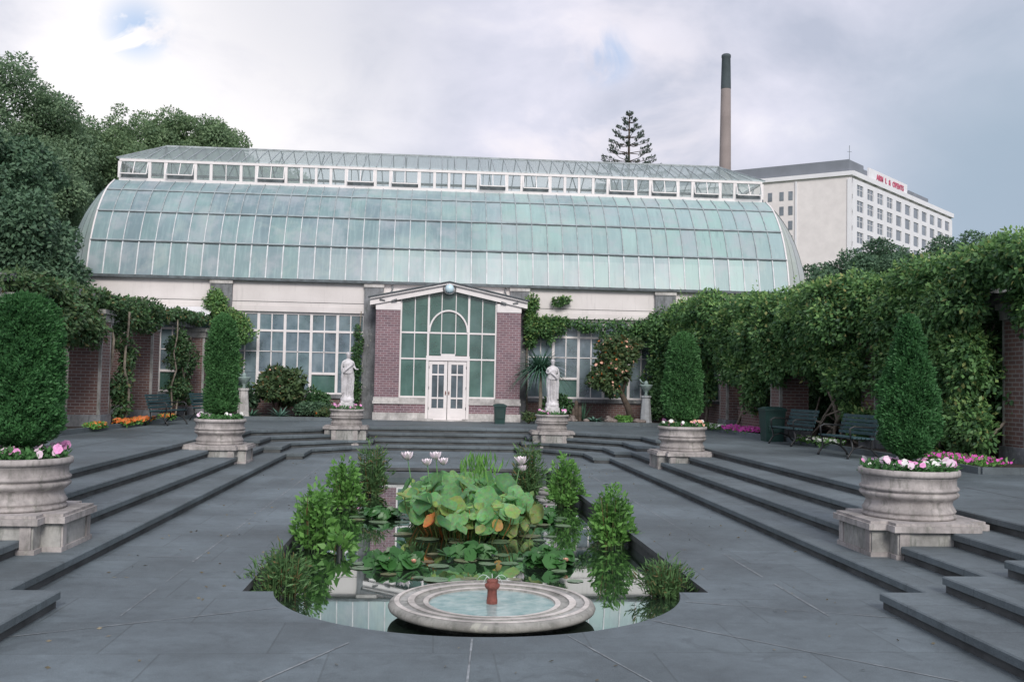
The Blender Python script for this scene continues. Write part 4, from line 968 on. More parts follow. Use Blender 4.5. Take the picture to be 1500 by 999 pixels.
c = wv([run((-9.1,33,4.1),(-8.8,36.2,4.1),10,.35,.5,.18,.15), run((-9.0,33.2,3.3),(-8.9,34.8,1.2),24,.26,.30,.36,.2)])
vine('sparse climber with bare stems behind the left benches',c,9000,.10,[(m_vinedark,.6),(m_vinemix,.4)],
     [(twist(-8.9,33.2,3.3,6,.12),.035,.02),([(-8.8,33.0,.6),(-8.9,33.8,1.6),(-8.8,34.6,2.6),(-8.9,35.2,3.4)],.03,.02),([(-8.9,34.9,.6),(-8.8,34.2,1.8),(-8.9,33.6,2.9)],.03,.02)],(-8.9,34.0,TZ))
c = run((11.6,17,3.2),(11.3,36,3.2),60,.45,.8,.6,.4)+run((11.6,18,1.7),(11.2,36,1.9),90,.45,.7,.6,.5)  # dark leaf mass added behind the vines to darken the gaps
vine('dark leaves added to darken the back of the right pergola',c,52000,.13,[(m_vinedark,1)],[([(10.8+random.random()*.6,y_,.62),(10.4+random.random()*.8,y_+random.uniform(-.9,.9),1.3),(10.3+random.random(),y_+random.uniform(-1.2,1.2),2.2),(10.6+random.random()*.6,y_+random.uniform(-1.2,1.2),3.4)],.035,.018) for y_ in np.linspace(19.5,27.5,22)],(11.3,27,TZ))
c = run((-12.3,20,3.8),(-12.0,36,3.9),36,.4,.8,.25,.2)+run((-12.1,20,3),(-12.0,32,2.6),14,.25,.5,.5,.3)
vine('dark leaves behind and above the rear row of the left pergola',c,11000,.14,[(m_vinedark,1)],None,(-12.4,27,TZ))

# ------------------------------------------------------------------ BEDS ALONG THE GLASSHOUSE
def bed(name, label, poly, z=TZ+.10):
    t = thing(name, label, 'flower bed', (0,0,0)); MB().prism(poly,TZ-.02,z).build('soil', m_soil, t)
    mb=MB()
    for i in range(len(poly)):
        a=poly[i]; b=poly[(i+1)%len(poly)]; mb.bar((*a,TZ+.055),(*b,TZ+.055),.10,.13)
    mb.build('edging', m_step, t)
bed('garden_bed','planted soil bed under the windows left of the porch',[(-7.9,34.5),(-3.1,34.9),(-3.1,37.55),(-7.9,37.55)])
bed('garden_bed','planted soil bed with rocks under the windows right of the porch',[(3.2,34.9),(8.2,34.3),(8.6,35.4),(8.6,37.55),(3.2,37.55)])
bed('garden_bed','long narrow bed at the foot of the right pergola',[(9.0,16.5),(12.6,16.5),(12.0,33.8),(8.75,33.8),(8.75,28),(9.0,26),(8.95,20)],TZ+.07)
bed('garden_bed','long narrow bed at the foot of the left pergola',[(-12.6,16.5),(-9.5,16.5),(-8.95,26.3),(-8.7,36.8),(-12.6,37.3)],TZ+.07)
def bush(name, label, loc, rad, n, size, mat, cat='shrub', extra=None, stem=True, group='plants in the beds beside the glasshouse', nc=14):
    t = thing(name, label, cat, loc, 0, group); cl=[]
    for i in range(nc):
        d=rdir(1)[0]; f=.3+.5*random.random(); cl.append((d[0]*rad[0]*f, d[1]*rad[1]*f, rad[2]*(1+d[2]*f*.8), rad[0]*.42, rad[1]*.42, rad[2]*.36))
    foliage('foliage', cl, n, size, mat, t, zmin=0.02)
    if extra:
        P,d=blob_points(cl,extra[1],.15); disc_leaves('blossoms',P,unit(d+np.array([0,-.3,.3])),extra[2]*(.6+.6*RNG.random(len(P))),extra[0],t,6,ruffle=.4)
    if stem:
        mb=MB()
        for i in range(5):
            a=2*PI*i/5; mb.tube([(0,0,-.05),(rad[0]*.2*math.cos(a),rad[1]*.2*math.sin(a),rad[2]*.6),(rad[0]*.5*math.cos(a),rad[1]*.5*math.sin(a),rad[2]*1.3)],[.04,.03,.012],6)
        mb.build('stem', m_bark, t)
    return t
def agave(label, loc, n, L, mat, up=.5, w=.09, name='agave', cat='agave', droop=.25, z0=0.02, group='plants in the beds beside the glasshouse', parent=None):
    t = parent or thing(name, label, cat, loc, 0, group); mb=MB()
    for i in range(n):
        a=2.399*i; e=up*(1-.9*i/n)+.15*random.random(); e = (i/n)*up*1.6+.15; l=L*(.75+.35*random.random()); rows=[]
        for k in range(7):
            u=k/6; rr=l*u*math.cos(e)+.02; zz=z0+l*u*math.sin(e)-droop*l*u*u*(1-e/1.7); ww=w*(1-u)**.6*(1 if k else .7)*(.6+.4*math.sin(u*PI))
            c_=(rr*math.cos(a),rr*math.sin(a)); s_=(-math.sin(a)*ww/2,math.cos(a)*ww/2)
            rows.append([(c_[0]-s_[0],c_[1]-s_[1],zz+.15*ww),(c_[0],c_[1],zz-.1*ww),(c_[0]+s_[0],c_[1]+s_[1],zz+.15*ww)])
        mb.grid(rows)
    mb.build('leaf_rosette', mat, t); return t
bush('flowering_shrub','bushy shrub with pale and orange blooms left of the left statue',(-6.0,35.9,TZ+.08),(.95,.7,.98),6200,.17,m_vinemix,extra=(m_peach,46,.07))
bush('leafy_shrub','low round green shrub between the agave and the left statue',(-4.6,35.6,TZ+.08),(.75,.5,.34),3400,.10,m_treedark)
bush('leafy_shrub','mid height dark shrub under the opening window left of the porch',(-4.7,36.6,TZ+.08),(.55,.4,.55),2600,.12,m_vinedark)
bush('leafy_shrub','yellowish low shrub at the left statue foot',(-4.1,35.1,TZ+.08),(.6,.35,.22),2000,.08,m_vinemix,extra=(m_orange,14,.035))
bush('leafy_shrub','dark shrub beside the narrow clipped column and the left windows',(-7.2,36.2,TZ+.08),(.5,.5,.62),2600,.14,m_treedark)
agave('blue-green agave with arching leaves in the left bed',(-5.75,35.05,TZ+.08),26,.62,m_agave)
agave('smaller blue-green agave beside the narrow clipped column',(-6.75,35.15,TZ+.08),20,.5,m_cord)
# right bed
t = thing('cordyline_palm','spiky cordyline palm with drooping leaves behind the right statue','palm',(3.42,35.9,TZ+.08),0,'plants in the beds beside the glasshouse')
mb=MB(); mb.tube([(0,0,-.05),(.03,0,.8),(.0,0,1.75)],[.085,.065,.055],9); mb.build('trunk', m_palebark, t)
agave('',None,220,1.45,m_cord,.62,.065,droop=.95,z0=1.78,parent=t)
agave('pale green aloe beside the right statue planter',(4.15,35.55,TZ+.08),26,.62,m_agave,.7,.10)
agave('low blue agave among rocks right of the aloe',(5.35,35.3,TZ+.08),22,.46,m_agave,.35,.13)
agave('upright dark-leaved yucca in front of the right windows',(5.1,36.4,TZ+.08),30,.8,m_cord,.9,.06,'yucca','yucca')
t = thing('leaning_shrub','leaning shrub with orange and cream leaves before the right windows','shrub',(6.75,35.9,TZ+.08),0,'plants in the beds beside the glasshouse')
cl=[(-.75+random.uniform(-.62,.62),random.uniform(-.35,.35),2.05+random.uniform(-.95,.85),.28,.26,.26) for _ in range(34)]+[(-.2+random.uniform(-.4,.4),0,2.6+random.uniform(-.2,.3),.28,.26,.22) for _ in range(8)]
foliage('foliage',cl,5200,.15,m_vinemix,t); P,d=blob_points(cl,230,.15); disc_leaves('blossoms',P,unit(d+np.array([0,-.4,.3])),.055*(.6+.6*RNG.random(len(P))),m_peach,t,6,ruffle=.4)
P,d=blob_points(cl,90,.15); disc_leaves('blossoms',P,unit(d+np.array([0,-.4,.3])),.05,m_orange,t,6,ruffle=.4)
mb=MB(); mb.tube([(.1,0,-.05),(-.05,0,.5),(-.3,0,1.0),(-.55,0,1.5)],[.14,.12,.10,.06],9); mb.tube([(-.3,0,1.0),(-.8,.0,1.5),(-1.1,0,2.0)],[.07,.05,.03],7); mb.tube([(-.3,0,1.0),(-.15,.0,1.7),(-.2,0,2.4)],[.07,.05,.03],7); mb.build('trunk', m_bark, t)
t = thing('cactus','brown columnar cactus beside the aloe in the right bed','cactus',(4.75,35.8,TZ+.08),0,'plants in the beds beside the glasshouse')
mb=MB()
for x_,h_ in ((0,.75),(.13,.55),(-.1,.45)): mb.lathe([(.06,0),(.07,.1),(.07,h_-.06),(.04,h_),(.001,h_+.02)],x_,0,0,10)
mb.build('stem', m_bark, t)
bush('leafy_shrub','bright green low clump at the foot of the leaning shrub',(6.35,35.1,TZ+.06),(.4,.25,.16),1300,.08,m_pond)
bush('leafy_shrub','low yellow-green plant between porch pier and right statue',(2.95,35.1,TZ+.03),(.28,.25,.22),1000,.08,m_vinemix)
bush('leafy_shrub','low green plants in front of the opened window right of the porch',(4.2,36.7,TZ+.06),(.6,.3,.5),1800,.13,m_vinedark)
bush('leafy_shrub','dark bush beside the grey pedestal at right',(7.9,35.9,TZ+.06),(.6,.5,.8),4200,.13,m_vinedark)
random.seed(21)
for i,(x_,y_,r_,l) in enumerate([(3.75,35.15,.16,'small brown rock by the planter of the right statue'),(4.5,35.05,.20,'mossy rock in front of the aloe'),(5.0,35.0,.13,'small rock between the aloe and the low blue agave'),(5.85,34.95,.22,'larger rock right of the low blue agave'),(6.9,34.95,.17,'rock at the edge near the grey pedestal')]):
    bm=bmesh.new(); bmesh.ops.create_icosphere(bm,subdivisions=3,radius=r_)
    for v_ in bm.verts: v_.co*= 1+.25*math.sin(v_.co.x*21+i)+.2*math.sin(v_.co.y*27+i*2)+.12*math.sin(v_.co.z*35); v_.co.z*=.7
    me=bpy.data.meshes.new('rock'); bm.to_mesh(me); bm.free(); me.materials.append(m_rock); o=link('rock',me); o.location=(x_,y_,TZ+.12); tag(o,l,'rock','rocks in the right bed')
# flower patches at the pergola feet
def patch(label, loc, hx, hy, mat, n, size, leafm=None, nl=900):
    t = thing('flower_patch', label, 'flowers', (loc[0],loc[1],TZ+.08), 0, 'flower patches at the pergola feet')
    P=np.stack([RNG.uniform(-hx,hx,nl),RNG.uniform(-hy,hy,nl),RNG.uniform(-.02,.10,nl)],1); leaves('leaves',P,unit(rdir(nl)+np.array([0,0,.7])),.09,.04,leafm or m_pond,t)
    blossom_discs(t,0,n,size,[(mat,1.0)],box=(hx,hy))
patch('bright magenta flowers beside the low wall near the green bin',(9.0,29.6),.32,1.25,m_magenta,420,.11)
patch('white flowers edging the bed behind the mid right planter',(8.75,32.2),.22,1.3,m_wpet,70,.10)
patch('white alyssum between the two benches at right',(9.1,23.9),.25,1.0,m_wpet,300,.06)
patch('magenta flowers near the right edge pier',(9.55,18.3),.42,1.2,m_magenta,190,.07)
patch('orange marigolds behind the left bench',(-8.9,28.9),.22,1.3,m_orange,260,.11)
patch('small orange flowers beside the base of the broad left pier',(-8.98,25.9),.14,.5,m_orange,46,.10)
patch('orange flowers between the two left benches',(-8.9,32.4),.18,.5,m_orange,60,.10)

# ------------------------------------------------------------------ BENCHES AND BINS
def bench(loc, rz, label, src=None):
    if src: return dup(src, loc, rz, label)
    t = thing('park_bench', label, 'bench', loc, rz, 'green slatted benches by the pergolas')
    mb=MB()
    for i in range(5): mb.box(-.78,.78,-.46+i*.095,-.385+i*.095,.42-.004*i,.45-.004*i)
    mb.build('seat', m_benchgreen, t)
    mb=MB()
    for i in range(5):
        z=.52+i*.085; y=.03+i*.028; mb.bar((-.78,y,z),(.78,y,z),.022,.068)
    mb.build('backrest', m_benchgreen, t)
    for s in (-1,1):
        mb=MB(); x=s*.66
        mb.tube([(x,-.52,.0),(x,-.50,.06),(x,-.40,.20),(x,-.44,.40)],[.028,.022,.022,.02],7); mb.tube([(x,.16,.0),(x,.13,.07),(x,.0,.2),(x,.02,.42),(x,.16,.90)],[.028,.022,.022,.022,.018],7)
        mb.tube([(x,-.40,.20),(x,-.2,.27),(x,0,.20)],.018,7); mb.tube([(x,-.45,.40),(x,-.47,.62),(x,-.38,.66),(x,.07,.64)],.02,7); mb.tube([(x,-.46,.41),(x,.02,.40)],.018,7)
        mb.build('leg', m_iron, t)
    return t
b0 = bench((8.75,24.35,TZ),R(-86),'green slatted bench beside the green bin at right')
bench((8.45,20.35,TZ),R(-86),'green slatted bench half hidden behind the cone-shaped tree',b0)
bench((-8.45,30.0,TZ),R(80),'green slatted bench beside the orange marigolds at left',b0)
bench((-8.05,34.0,TZ),R(70),'dark slatted bench farther back beside the narrow clipped column',b0)
def bin_(loc, s, label):
    t = thing('litter_bin', label, 'bin', loc, 0, 'dark green litter bins'); a=.21*s; b=.26*s; h=.80*s
    mb=MB(); mb.add([(-a,-a,0),(a,-a,0),(a,a,0),(-a,a,0),(-b,-b,h),(b,-b,h),(b,b,h),(-b,b,h)],[(0,3,2,1),(0,1,5,4),(1,2,6,5),(2,3,7,6),(3,0,4,7)]); mb.box(-a*.8,a*.8,-a*1.2,-a*1.1,h*.3,h*.8); mb.build('body', m_bin, t)
    mb=MB(); mb.box(-b-.02,b+.02,-b-.02,b+.02,h-.05,h+.01); mb.add([(-b-.02,-b-.02,h+.011),(b+.02,-b-.02,h+.011),(b+.02,b+.02,h+.011),(-b-.02,b+.02,h+.011),(-b*.6,-b*.6,h+.06),(b*.6,-b*.6,h+.06),(b*.6,b*.6,h+.06),(-b*.6,b*.6,h+.06)],[(4,5,6,7),(0,1,5,4),(1,2,6,5),(2,3,7,6),(3,0,4,7)]); mb.build('lid', m_bin, t)
bin_((8.62,26.0,TZ),1.08,'dark green tapered bin against the brick pier at right')
bin_((1.88,34.6,TZ),.80,'small dark green bin in front of the porch right of the white doors')
bin_((8.15,32.6,TZ),.9,'blue-green bin half hidden behind the mid right planter')

# ------------------------------------------------------------------ POND PLANTS
def marginal(label, loc, rad, h, n, L, W, mat):
    t = thing('pond_plant', label, 'pond plant', (loc[0],loc[1],WZ), 0, 'leafy plants along the pond edge')
    ns = max(10,int(n/14)); a=RNG.uniform(0,2*PI,ns); rr=rad*.5*np.sqrt(RNG.random(ns)); bx=rr*np.cos(a); by=rr*np.sin(a)
    lean=RNG.normal(0,.06,(ns,2))+np.stack([bx,by],1)*.6; hh=h*(.55+.45*RNG.random(ns))
    i=RNG.integers(0,ns,n); u=.05+.95*RNG.random(n); aa=RNG.uniform(0,2*PI,n); env=rad*(1.05*np.sin(PI*np.clip(u*.60+.21,0,1))**.9 if mat is m_pond else .55+.75*u)*(1+.25*np.sin(aa*3+u*5+loc[0]*3)+.18*np.sin(aa*7+u*9))
    q_=env*RNG.random(n)**.55; u=np.where(mat is m_pond,u,u**1.3); P=np.stack([q_*np.cos(aa),q_*np.sin(aa),u*h*(1+.16*np.sin(aa*5+loc[1])+.10*np.sin(aa*11))*np.sqrt(np.clip(1-.55*(q_/rad)**2,.15,1))],1); a=aa; i=np.arange(n)
    out=unit(np.stack([np.cos(a[i]),np.sin(a[i]),0*a[i]],1)+rdir(n)*1.1); D=unit(out*.8+np.array([0,0,.55])); s=L*(.5+.7*RNG.random(n))
    leaves('leaves',P,D,s,s*W,mat,t,nrm=unit(rdir(n)+np.array([0,0,.8])),cup=.08)
    mb=MB()
    for k in range(ns): mb.tube([(bx[k],by[k],-.1),(bx[k]+lean[k,0]*hh[k],by[k]+lean[k,1]*hh[k],hh[k])],[.007,.004],4,False)
    mb.build('stem', m_reed, t); MB().lathe([(rad*.3,-.1),(rad*.32,.10),(rad*.28,.12),(.001,.12)],n=14).build('pot', m_iron, t)
    return t
marginal('leafy green pond plant second from the front along the left edge',(-1.98,13.2),.25,.72,1300,.10,.55,m_pond)
marginal('leafy green pond plant third from the front along the left edge',(-1.97,17.4),.29,.74,1300,.11,.5,m_pond)
marginal('feathery reed clump at the far left pond corner',(-1.60,19.4),.26,.98,1100,.16,.18,m_reed)
marginal('feathery low reeds filling the front left pond corner',(-1.98,10.35),.27,.46,1500,.09,.2,m_reed)
marginal('yellow-green leaves trailing beside the front left plant',(-1.62,12.8),.13,.28,90,.15,.5,m_pond)
marginal('leafy green pond plant halfway along the right edge',(2.02,13.6),.29,.70,1500,.10,.42,m_pond)
marginal('leafy green pond plant farther back along the right edge',(1.97,18.0),.30,.78,1300,.11,.45,m_pond)
marginal('feathery brown-green reeds near the far right pond corner',(1.42,19.4),.28,1.0,1200,.16,.18,m_reed)
marginal('low feathery reeds in the front right pond corner',(2.0,10.4),.27,.36,1300,.09,.18,m_reed)
# lotus
t = thing('lotus_clump','large clump of broad lotus leaves with pale pink flowers in mid pond','lotus',(.05,15.6,WZ),0)
def cupleaf(mb, c, r, nrm, cup=.18, k=16):
    nrm=Vector(nrm).normalized(); u=nrm.orthogonal().normalized(); v_=nrm.cross(u); ph=random.random()*6; rows=[]
    for ri_ in (0.02,.35,.7,1.0):
        rows.append([tuple(Vector(c)+(u*math.cos(a)+v_*math.sin(a))*r*ri_*(1+.06*math.sin(5*a+ph)*ri_)+nrm*r*(cup*ri_**2+.10*ri_**2*math.sin(3*a+ph))) for a in np.linspace(0,2*PI,k+1)])
    mb.grid(rows)
lm=MB(); sm=MB(); pos=[]
random.seed(5)
for i in range(430):
    a=random.uniform(0,2*PI); q=math.sqrt(random.random()); x_=.98*q*math.cos(a); y_=2.2*q*math.sin(a); z_=.22+.56*random.random()**.8*(1-.45*q)
    if i>150: z_=.15+.35*random.random()
    r_=random.uniform(.05,.14) if i>40 else random.uniform(.12,.19); n_=(x_*.35+random.uniform(-1.1,1.1), -.35+random.uniform(-1.2,.5), 1.0)
    cupleaf(lm,(x_,y_,z_),r_,n_,random.uniform(.05,.55)); sm.tube([(x_*.75,y_*.8,-.1),(x_*.95,y_*.95,z_*.5),(x_,y_,z_)],[.010,.009,.007],5,False)
lm.build('leaves', m_lotus, t); sm.build('stalks', m_lotusold, t)
old=MB()
for i in range(30):
    a=random.uniform(0,2*PI); x_=.15+.85*random.uniform(-1,1); y_=-1.6+random.uniform(-.5,.8); z_=random.uniform(.05,.42)
    cupleaf(old,(x_,y_,z_),random.uniform(.06,.15),(random.uniform(-1,1),random.uniform(-1,0),random.uniform(-.2,.6)),random.uniform(.2,.6),10)
    old.tube([(x_*.8,y_+.2,-.1),(x_,y_,z_)],[.007,.005],5,False)
old.build('withered_leaves', m_lotusold, t)
pinkm = simple('lotus_petals',(.84,.76,.80),.5,.12,20,0)
def bloom(loc, r, parent):
    mb=MB()
    for k in range(16):
        a=2*PI*k/16*1.0+(k%2)*.2; e=.35+.5*(k%3)/2; L_=r*(1-.15*(k%3)); rows=[]
        for q in range(5):
            u=q/4; w_=r*.42*math.sin(PI*(u*.85+.08)); rr=L_*u*math.cos(e)*(1-.2*u); zz=L_*u*math.sin(e)+L_*.35*u*u
            c_=Vector((rr*math.cos(a),rr*math.sin(a),zz)); s_=Vector((-math.sin(a),math.cos(a),0))*w_/2; rows.append([tuple(Vector(loc)+c_-s_),tuple(Vector(loc)+c_),tuple(Vector(loc)+c_+s_)])
        mb.grid(rows)
    f=mb.build('flower', pinkm, parent); return f
for x_,y_,z_,r_ in ((-.92,.6,.93,.18),(-.60,.4,.86,.15),(-.46,.5,.95,.17),(-.34,.35,.88,.15),(.90,.3,.90,.18),(.93,.32,.80,.13)):
    bloom((x_,y_,z_),r_,t); 
sm=MB()
for x_,y_,z_ in ((-.92,.6,.97),(-.46,.5,1.03),(.90,.3,.98),(-.60,.4,.93)): sm.tube([(x_*.8,y_,0),(x_,y_,z_)],[.011,.008],5)
[m_.build('flower_stalk', m_lotus, t) for m_ in sm.pieces()]
P=np.array([(.25+RNG.normal(0,.16),.6+RNG.normal(0,.2),.55+.36*RNG.random()) for _ in range(160)]); leaves('upright_leaves',P,unit(rdir(160)*.4+np.array([0,0,1])),.22,.035,m_pond,t)
for x_,y_,z_ in ((-.30,-1.75,.16),(.18,-1.8,.14),(.26,-1.85,.11),(.05,-1.6,.2)): pass
# water lilies
def lily(label, loc, n, spread, tall, nf, cols, rpad=.15):
    t = thing('water_lily', label, 'water lily', (loc[0],loc[1],WZ), 0, 'water lilies floating in the pond')
    C=[]; Rr=[]; tries=0
    while len(C)<n and tries<4000:
        tries+=1
        q=math.sqrt(random.random()); a=random.uniform(0,2*PI); p=(spread[0]*q*math.cos(a),spread[1]*q*math.sin(a)); r_=rpad*random.uniform(.6,1.1)
        if all(math.hypot(p[0]-c[0],p[1]-c[1])>(r_+k)*.8 for c,k in zip(C,Rr)): C.append((p[0],p[1],.006+.003*(len(C)%4))); Rr.append(r_)
    C=np.array(C); disc_leaves('floating_leaves',C,unit(np.tile([0,0,1.],(len(C),1))+RNG.normal(0,.015,(len(C),3))),np.array(Rr),m_pad,t,15,True,.04)
    m=int(tall*55); a=RNG.uniform(0,2*PI,m); q=np.sqrt(RNG.random(m)); P=np.stack([spread[0]*.55*q*np.cos(a),spread[1]*.5*q*np.sin(a),.02+.16*RNG.random(m)*(1-.5*q)],1)
    if m: disc_leaves('raised_leaves',P,unit(rdir(m)*.8+np.array([0,-.35,.9])),.085*(.7+.6*RNG.random(m)),m_padtall,t,9,True,.25)
    for mt,k in cols:
        for j in range(k): bl=bloom((random.uniform(-.8,.8)*spread[0]*.6,random.uniform(-.9,-.3)*spread[1]*.5,.07+.05*random.random()),.055,t); bl.data.materials[0]=mt
random.seed(11)
lily('dark green water lily with peach flowers left of the fountain',(-.92,12.0),9,(.55,.55),1.5,3,[(m_peach,4)],.13)
lily('dark green water lily cluster right behind the fountain',(.98,12.15),9,(.5,.55),2.0,1,[(m_peach,1)],.13)
lily('low raised lily leaves directly behind the fountain',(-.02,12.6),7,(.6,.5),.8,0,[],.14)
lily('water lily with floating pads beside the left edge plants',(-1.25,16.2),9,(.5,.7),1.2,0,[],.15)
lily('water lily with yellow bloom at the right of the lotus',(1.3,16.0),9,(.5,.8),1.0,1,[(m_wpet,1)],.15)
lily('scattered thin pads floating nearest the fountain on the left',(-.7,11.3),3,(.8,.25),0,0,[],.14)
lily('scattered thin pads floating just behind the fountain basin',(.35,11.2),5,(1.0,.25),0,0,[],.13)
lily('pads filling the water round the lotus stems',(.1,14.3),12,(1.3,.6),.3,0,[],.16)
lily('pads in the far water beyond the lotus',(-.1,19.4),10,(.9,1.0),.5,0,[],.18)

# ------------------------------------------------------------------ TREES
random.seed(3)
tree('large_tree','tallest dark broadleaf tree at the far left edge',(-26,58,TZ),[((-27.0,60,13.2),(6.6,6,8.0)),((-23.2,61,12.0),(3.0,4,6.3)),((-34,60,12),(6,6,7))],130,1.0,230000,.19,m_tree,.55,'trees behind the glasshouse')
tree('large_tree','dark spreading tree rising behind the left end of the glass roof',(-17.5,63,TZ),[((-19.0,64,13.4),(3.6,4,6.2)),((-16.6,65,13.4),(3.2,3,5.4)),((-13.6,65,12.3),(2.8,2.6,4.4)),((-11.0,65,11.8),(2.6,2.4,4.2)),((-14.5,64,14.6),(2.4,2.4,3.6)),((-22.0,64,12.4),(3,3,6.6))],90,.75,260000,.17,m_tree2,.5,'trees behind the glasshouse')
tree('large_tree','dense dark tree overlapping the left end of the glasshouse',(-15.5,34,TZ),[((-15.6,34.0,5.7),(3.1,2.8,2.4)),((-17.0,36,8.3),(3.3,3,2.8))],70,.6,80000,.16,m_treedark,.35,'trees behind the glasshouse')
tree('large_tree','bushy tree filling the gap between the tall left trees',(-20.5,48,TZ),[((-21.5,48,8.8),(4.6,4,4.6))],110,.8,70000,.19,m_tree,.4,'trees behind the glasshouse')
G='dark trees beyond the right pergola'
tree('broad_tree','dark tree beyond the pergola next to the end of the glass roof',(24.5,58,TZ),[((24.2,58,6.9),(3.3,3,3.3)),((27.6,59,7.6),(2.9,3,3.5))],60,.65,52000,.19,m_treedark,.3,G)
tree('broad_tree','dark tree beyond the pergola under the right hospital corner',(31.5,58,TZ),[((30.6,58,7.6),(3.2,3,3.4)),((33.9,60,8.1),(2.4,3,3.8))],60,.65,52000,.19,m_treedark,.3,G)
tree('broad_tree','smaller tree at the right edge above the vines',(36.5,56,TZ),[((35.5,56,8.2),(2.6,2.6,2.9)),((39.5,57,8.0),(3.5,3,3.0))],50,.65,36000,.19,m_tree2,.3,G)
# Norfolk pine
t = thing('conifer_tree','symmetrical tiered conifer rising behind the ridge of the glass roof','tree',(19.2,100,TZ),0)
mb=MB(); mb.tube([(0,0,0),(0,0,15),(0,0,29.6)],[.45,.32,.05],8); mb.build('trunk', m_bark, t)
P=[];D=[]; bm_=MB()
for tier in range(16):
    z=29.3-tier*.72-.012*tier*tier; L_=.25+.50*tier*(1-.012*tier); L_=min(L_,3.9); nb=6
    for k in range(nb):
        a=2*PI*k/nb+tier*.5+random.uniform(-.15,.15); l=L_*random.uniform(.85,1.08); bm_.tube([(0,0,z),(l*.5*math.cos(a),l*.5*math.sin(a),z+.02*l),(l*math.cos(a),l*math.sin(a),z+.16*l)],[.05,.035,.02],4,False)
        for j in range(int(12+15*l)):
            u=random.uniform(.35,1.03)**.6; s_=random.uniform(-.22,.22)*(1.2-u*.4); P.append((l*u*math.cos(a)-s_*math.sin(a),l*u*math.sin(a)+s_*math.cos(a),z+.16*l*u*u+random.uniform(-.02,.22))); D.append((math.cos(a)*.6,math.sin(a)*.6,.8))
P=np.array(P);D=np.array(D)+rdir(len(P))*.5; leaves('crown',P,unit(D),.30,.12,m_pine,t); bm_.build('branches', m_bark, t)
# chimney
t = thing('tall_chimney','tall round brick chimney with dark top behind the glass roof','chimney',(59.2,200,0),0)
MB().lathe([(1.75,0),(1.22,46),(1.02,64.2)],n=28).build('shaft', m_chim, t)
MB().lathe([(1.03,64.2),(1.05,64.4),(.90,70.8),(.97,70.9),(.97,71.4),(.75,71.6),(.60,71.2)],n=28).build('top', m_chimtop, t)
# hospital
HB = thing('hospital_building','long cream and white hospital block with rows of square windows and red roof sign','building',(88.6,205,30),0)
def hb(mb,n,m,p=None): mb.v=[(a-88.6,b-205,c-30) for a,b,c in mb.v]; return mb.build(n,m,p or HB)
c0=Vector((88.6,205)); uR=Vector((46.4,45)).normalized(); LR=65.5; uL=Vector((-.81,.585)).normalized(); LL=62
A=c0; B=c0+uR*LR; C_=B+uL*LL; D_=c0+uL*LL; ET=49.0
mb=MB(); mb.prism([tuple(A),tuple(B),tuple(C_),tuple(D_)],2,ET); hb(mb,'wall',m_hosp)
nR=Vector((uR.y,-uR.x)); nL=Vector((-uL.y,uL.x)); nL = nL if nL.y<0 else -nL
def panel(org,u,nrm,s0,s1,z0,z1,off,th):
    p=org+u*s0+nrm*(off); q=org+u*s1+nrm*(off); p2=p+nrm*th; q2=q+nrm*th
    return [(p.x,p.y,z0),(q.x,q.y,z0),(q.x,q.y,z1),(p.x,p.y,z1),(p2.x,p2.y,z0),(q2.x,q2.y,z0),(q2.x,q2.y,z1),(p2.x,p2.y,z1)]
BF=[(0,1,2,3),(7,6,5,4),(0,4,5,1),(1,5,6,2),(2,6,7,3),(3,7,4,0)]
mb=MB()
for s in range(12): 
    mb.add(panel(A,uR,nR,-.0+s*5.75-.0, s*5.75+2.2,14,47.6,.02,.25),BF)
for f_ in range(10): mb.add(panel(A,uR,nR,0,LR,47.6-f_*3.42-1.0-(0 if f_ else 0),47.6-f_*3.42,.02,.22),BF)
hb(mb,'facade_grid',m_hospwhite)
mb=MB(); mb.add(panel(A,uR,nR,-.3,LR+.3,48.1,ET+.2,.02,.6),BF); mb.add(panel(A,uL,nL,-.3,LL,48.3,ET+.2,.02,.5),BF); mb.add(panel(A,uL,nL,0,.9,14,47.6,.02,.2),BF); mb.add(panel(A,uL,nL,11.7,12.1,14,47.9,.02,.25),BF); hb(mb,'cornice',m_hospwhite)
for s in range(11):
    for f_ in range(8):
        z1=46.55-f_*3.42; 
        mb=MB(); mb.add(panel(A,uR,nR,s*5.75+2.35,s*5.75+5.6,z1-2.35,z1,.03,.05),BF); wd=hb(mb,'window',m_hospglass)
        if s<4: q=MB(); q.add(panel(A,uR,nR,s*5.75+3.9,s*5.75+4.05,z1-2.35,z1,.09,.05),BF); q.add(panel(A,uR,nR,s*5.75+2.35,s*5.75+5.6,z1-1.0,z1-.88,.09,.04),BF); hb(q,'mullion',m_hospwhite,wd)
for s in (12.7,14.7,17.3,19.3,24,26):
    for f_ in range(5):
        if s > 16 and f_>1: continue
        z1=45.9-f_*3.3; mb=MB(); mb.add(panel(A,uL,nL,s,s+.95,z1-2.0,z1,.01,.05),BF); wd=hb(mb,'window',m_hospglass)
mb=MB()
def quadroof(pts,z0,z1,inset): 
    pass
i1=A+uL*1.0+uR*.8; i2=A+uL*LL+uR*.8; i3=A+uL*LL+uR*22; i4=A+uL*1.0+uR*9
mb.prism([tuple(i1),tuple(i4),tuple(i3),tuple(i2)],ET,52.0)
j1=A+uL*4+uR*16; j2=A+uL*4+uR*37; j3=A+uL*20+uR*37; j4=A+uL*20+uR*16; mb.prism([tuple(q_) for q_ in (j1,j2,j3,j4)],ET,52.9)
j1=A+uL*2+uR*40; j2=A+uL*2+uR*54; j3=A+uL*16+uR*54; j4=A+uL*16+uR*40; mb.prism([tuple(q_) for q_ in (j1,j2,j3,j4)],ET,51.6)
hb(mb,'roof',m_hosproof)
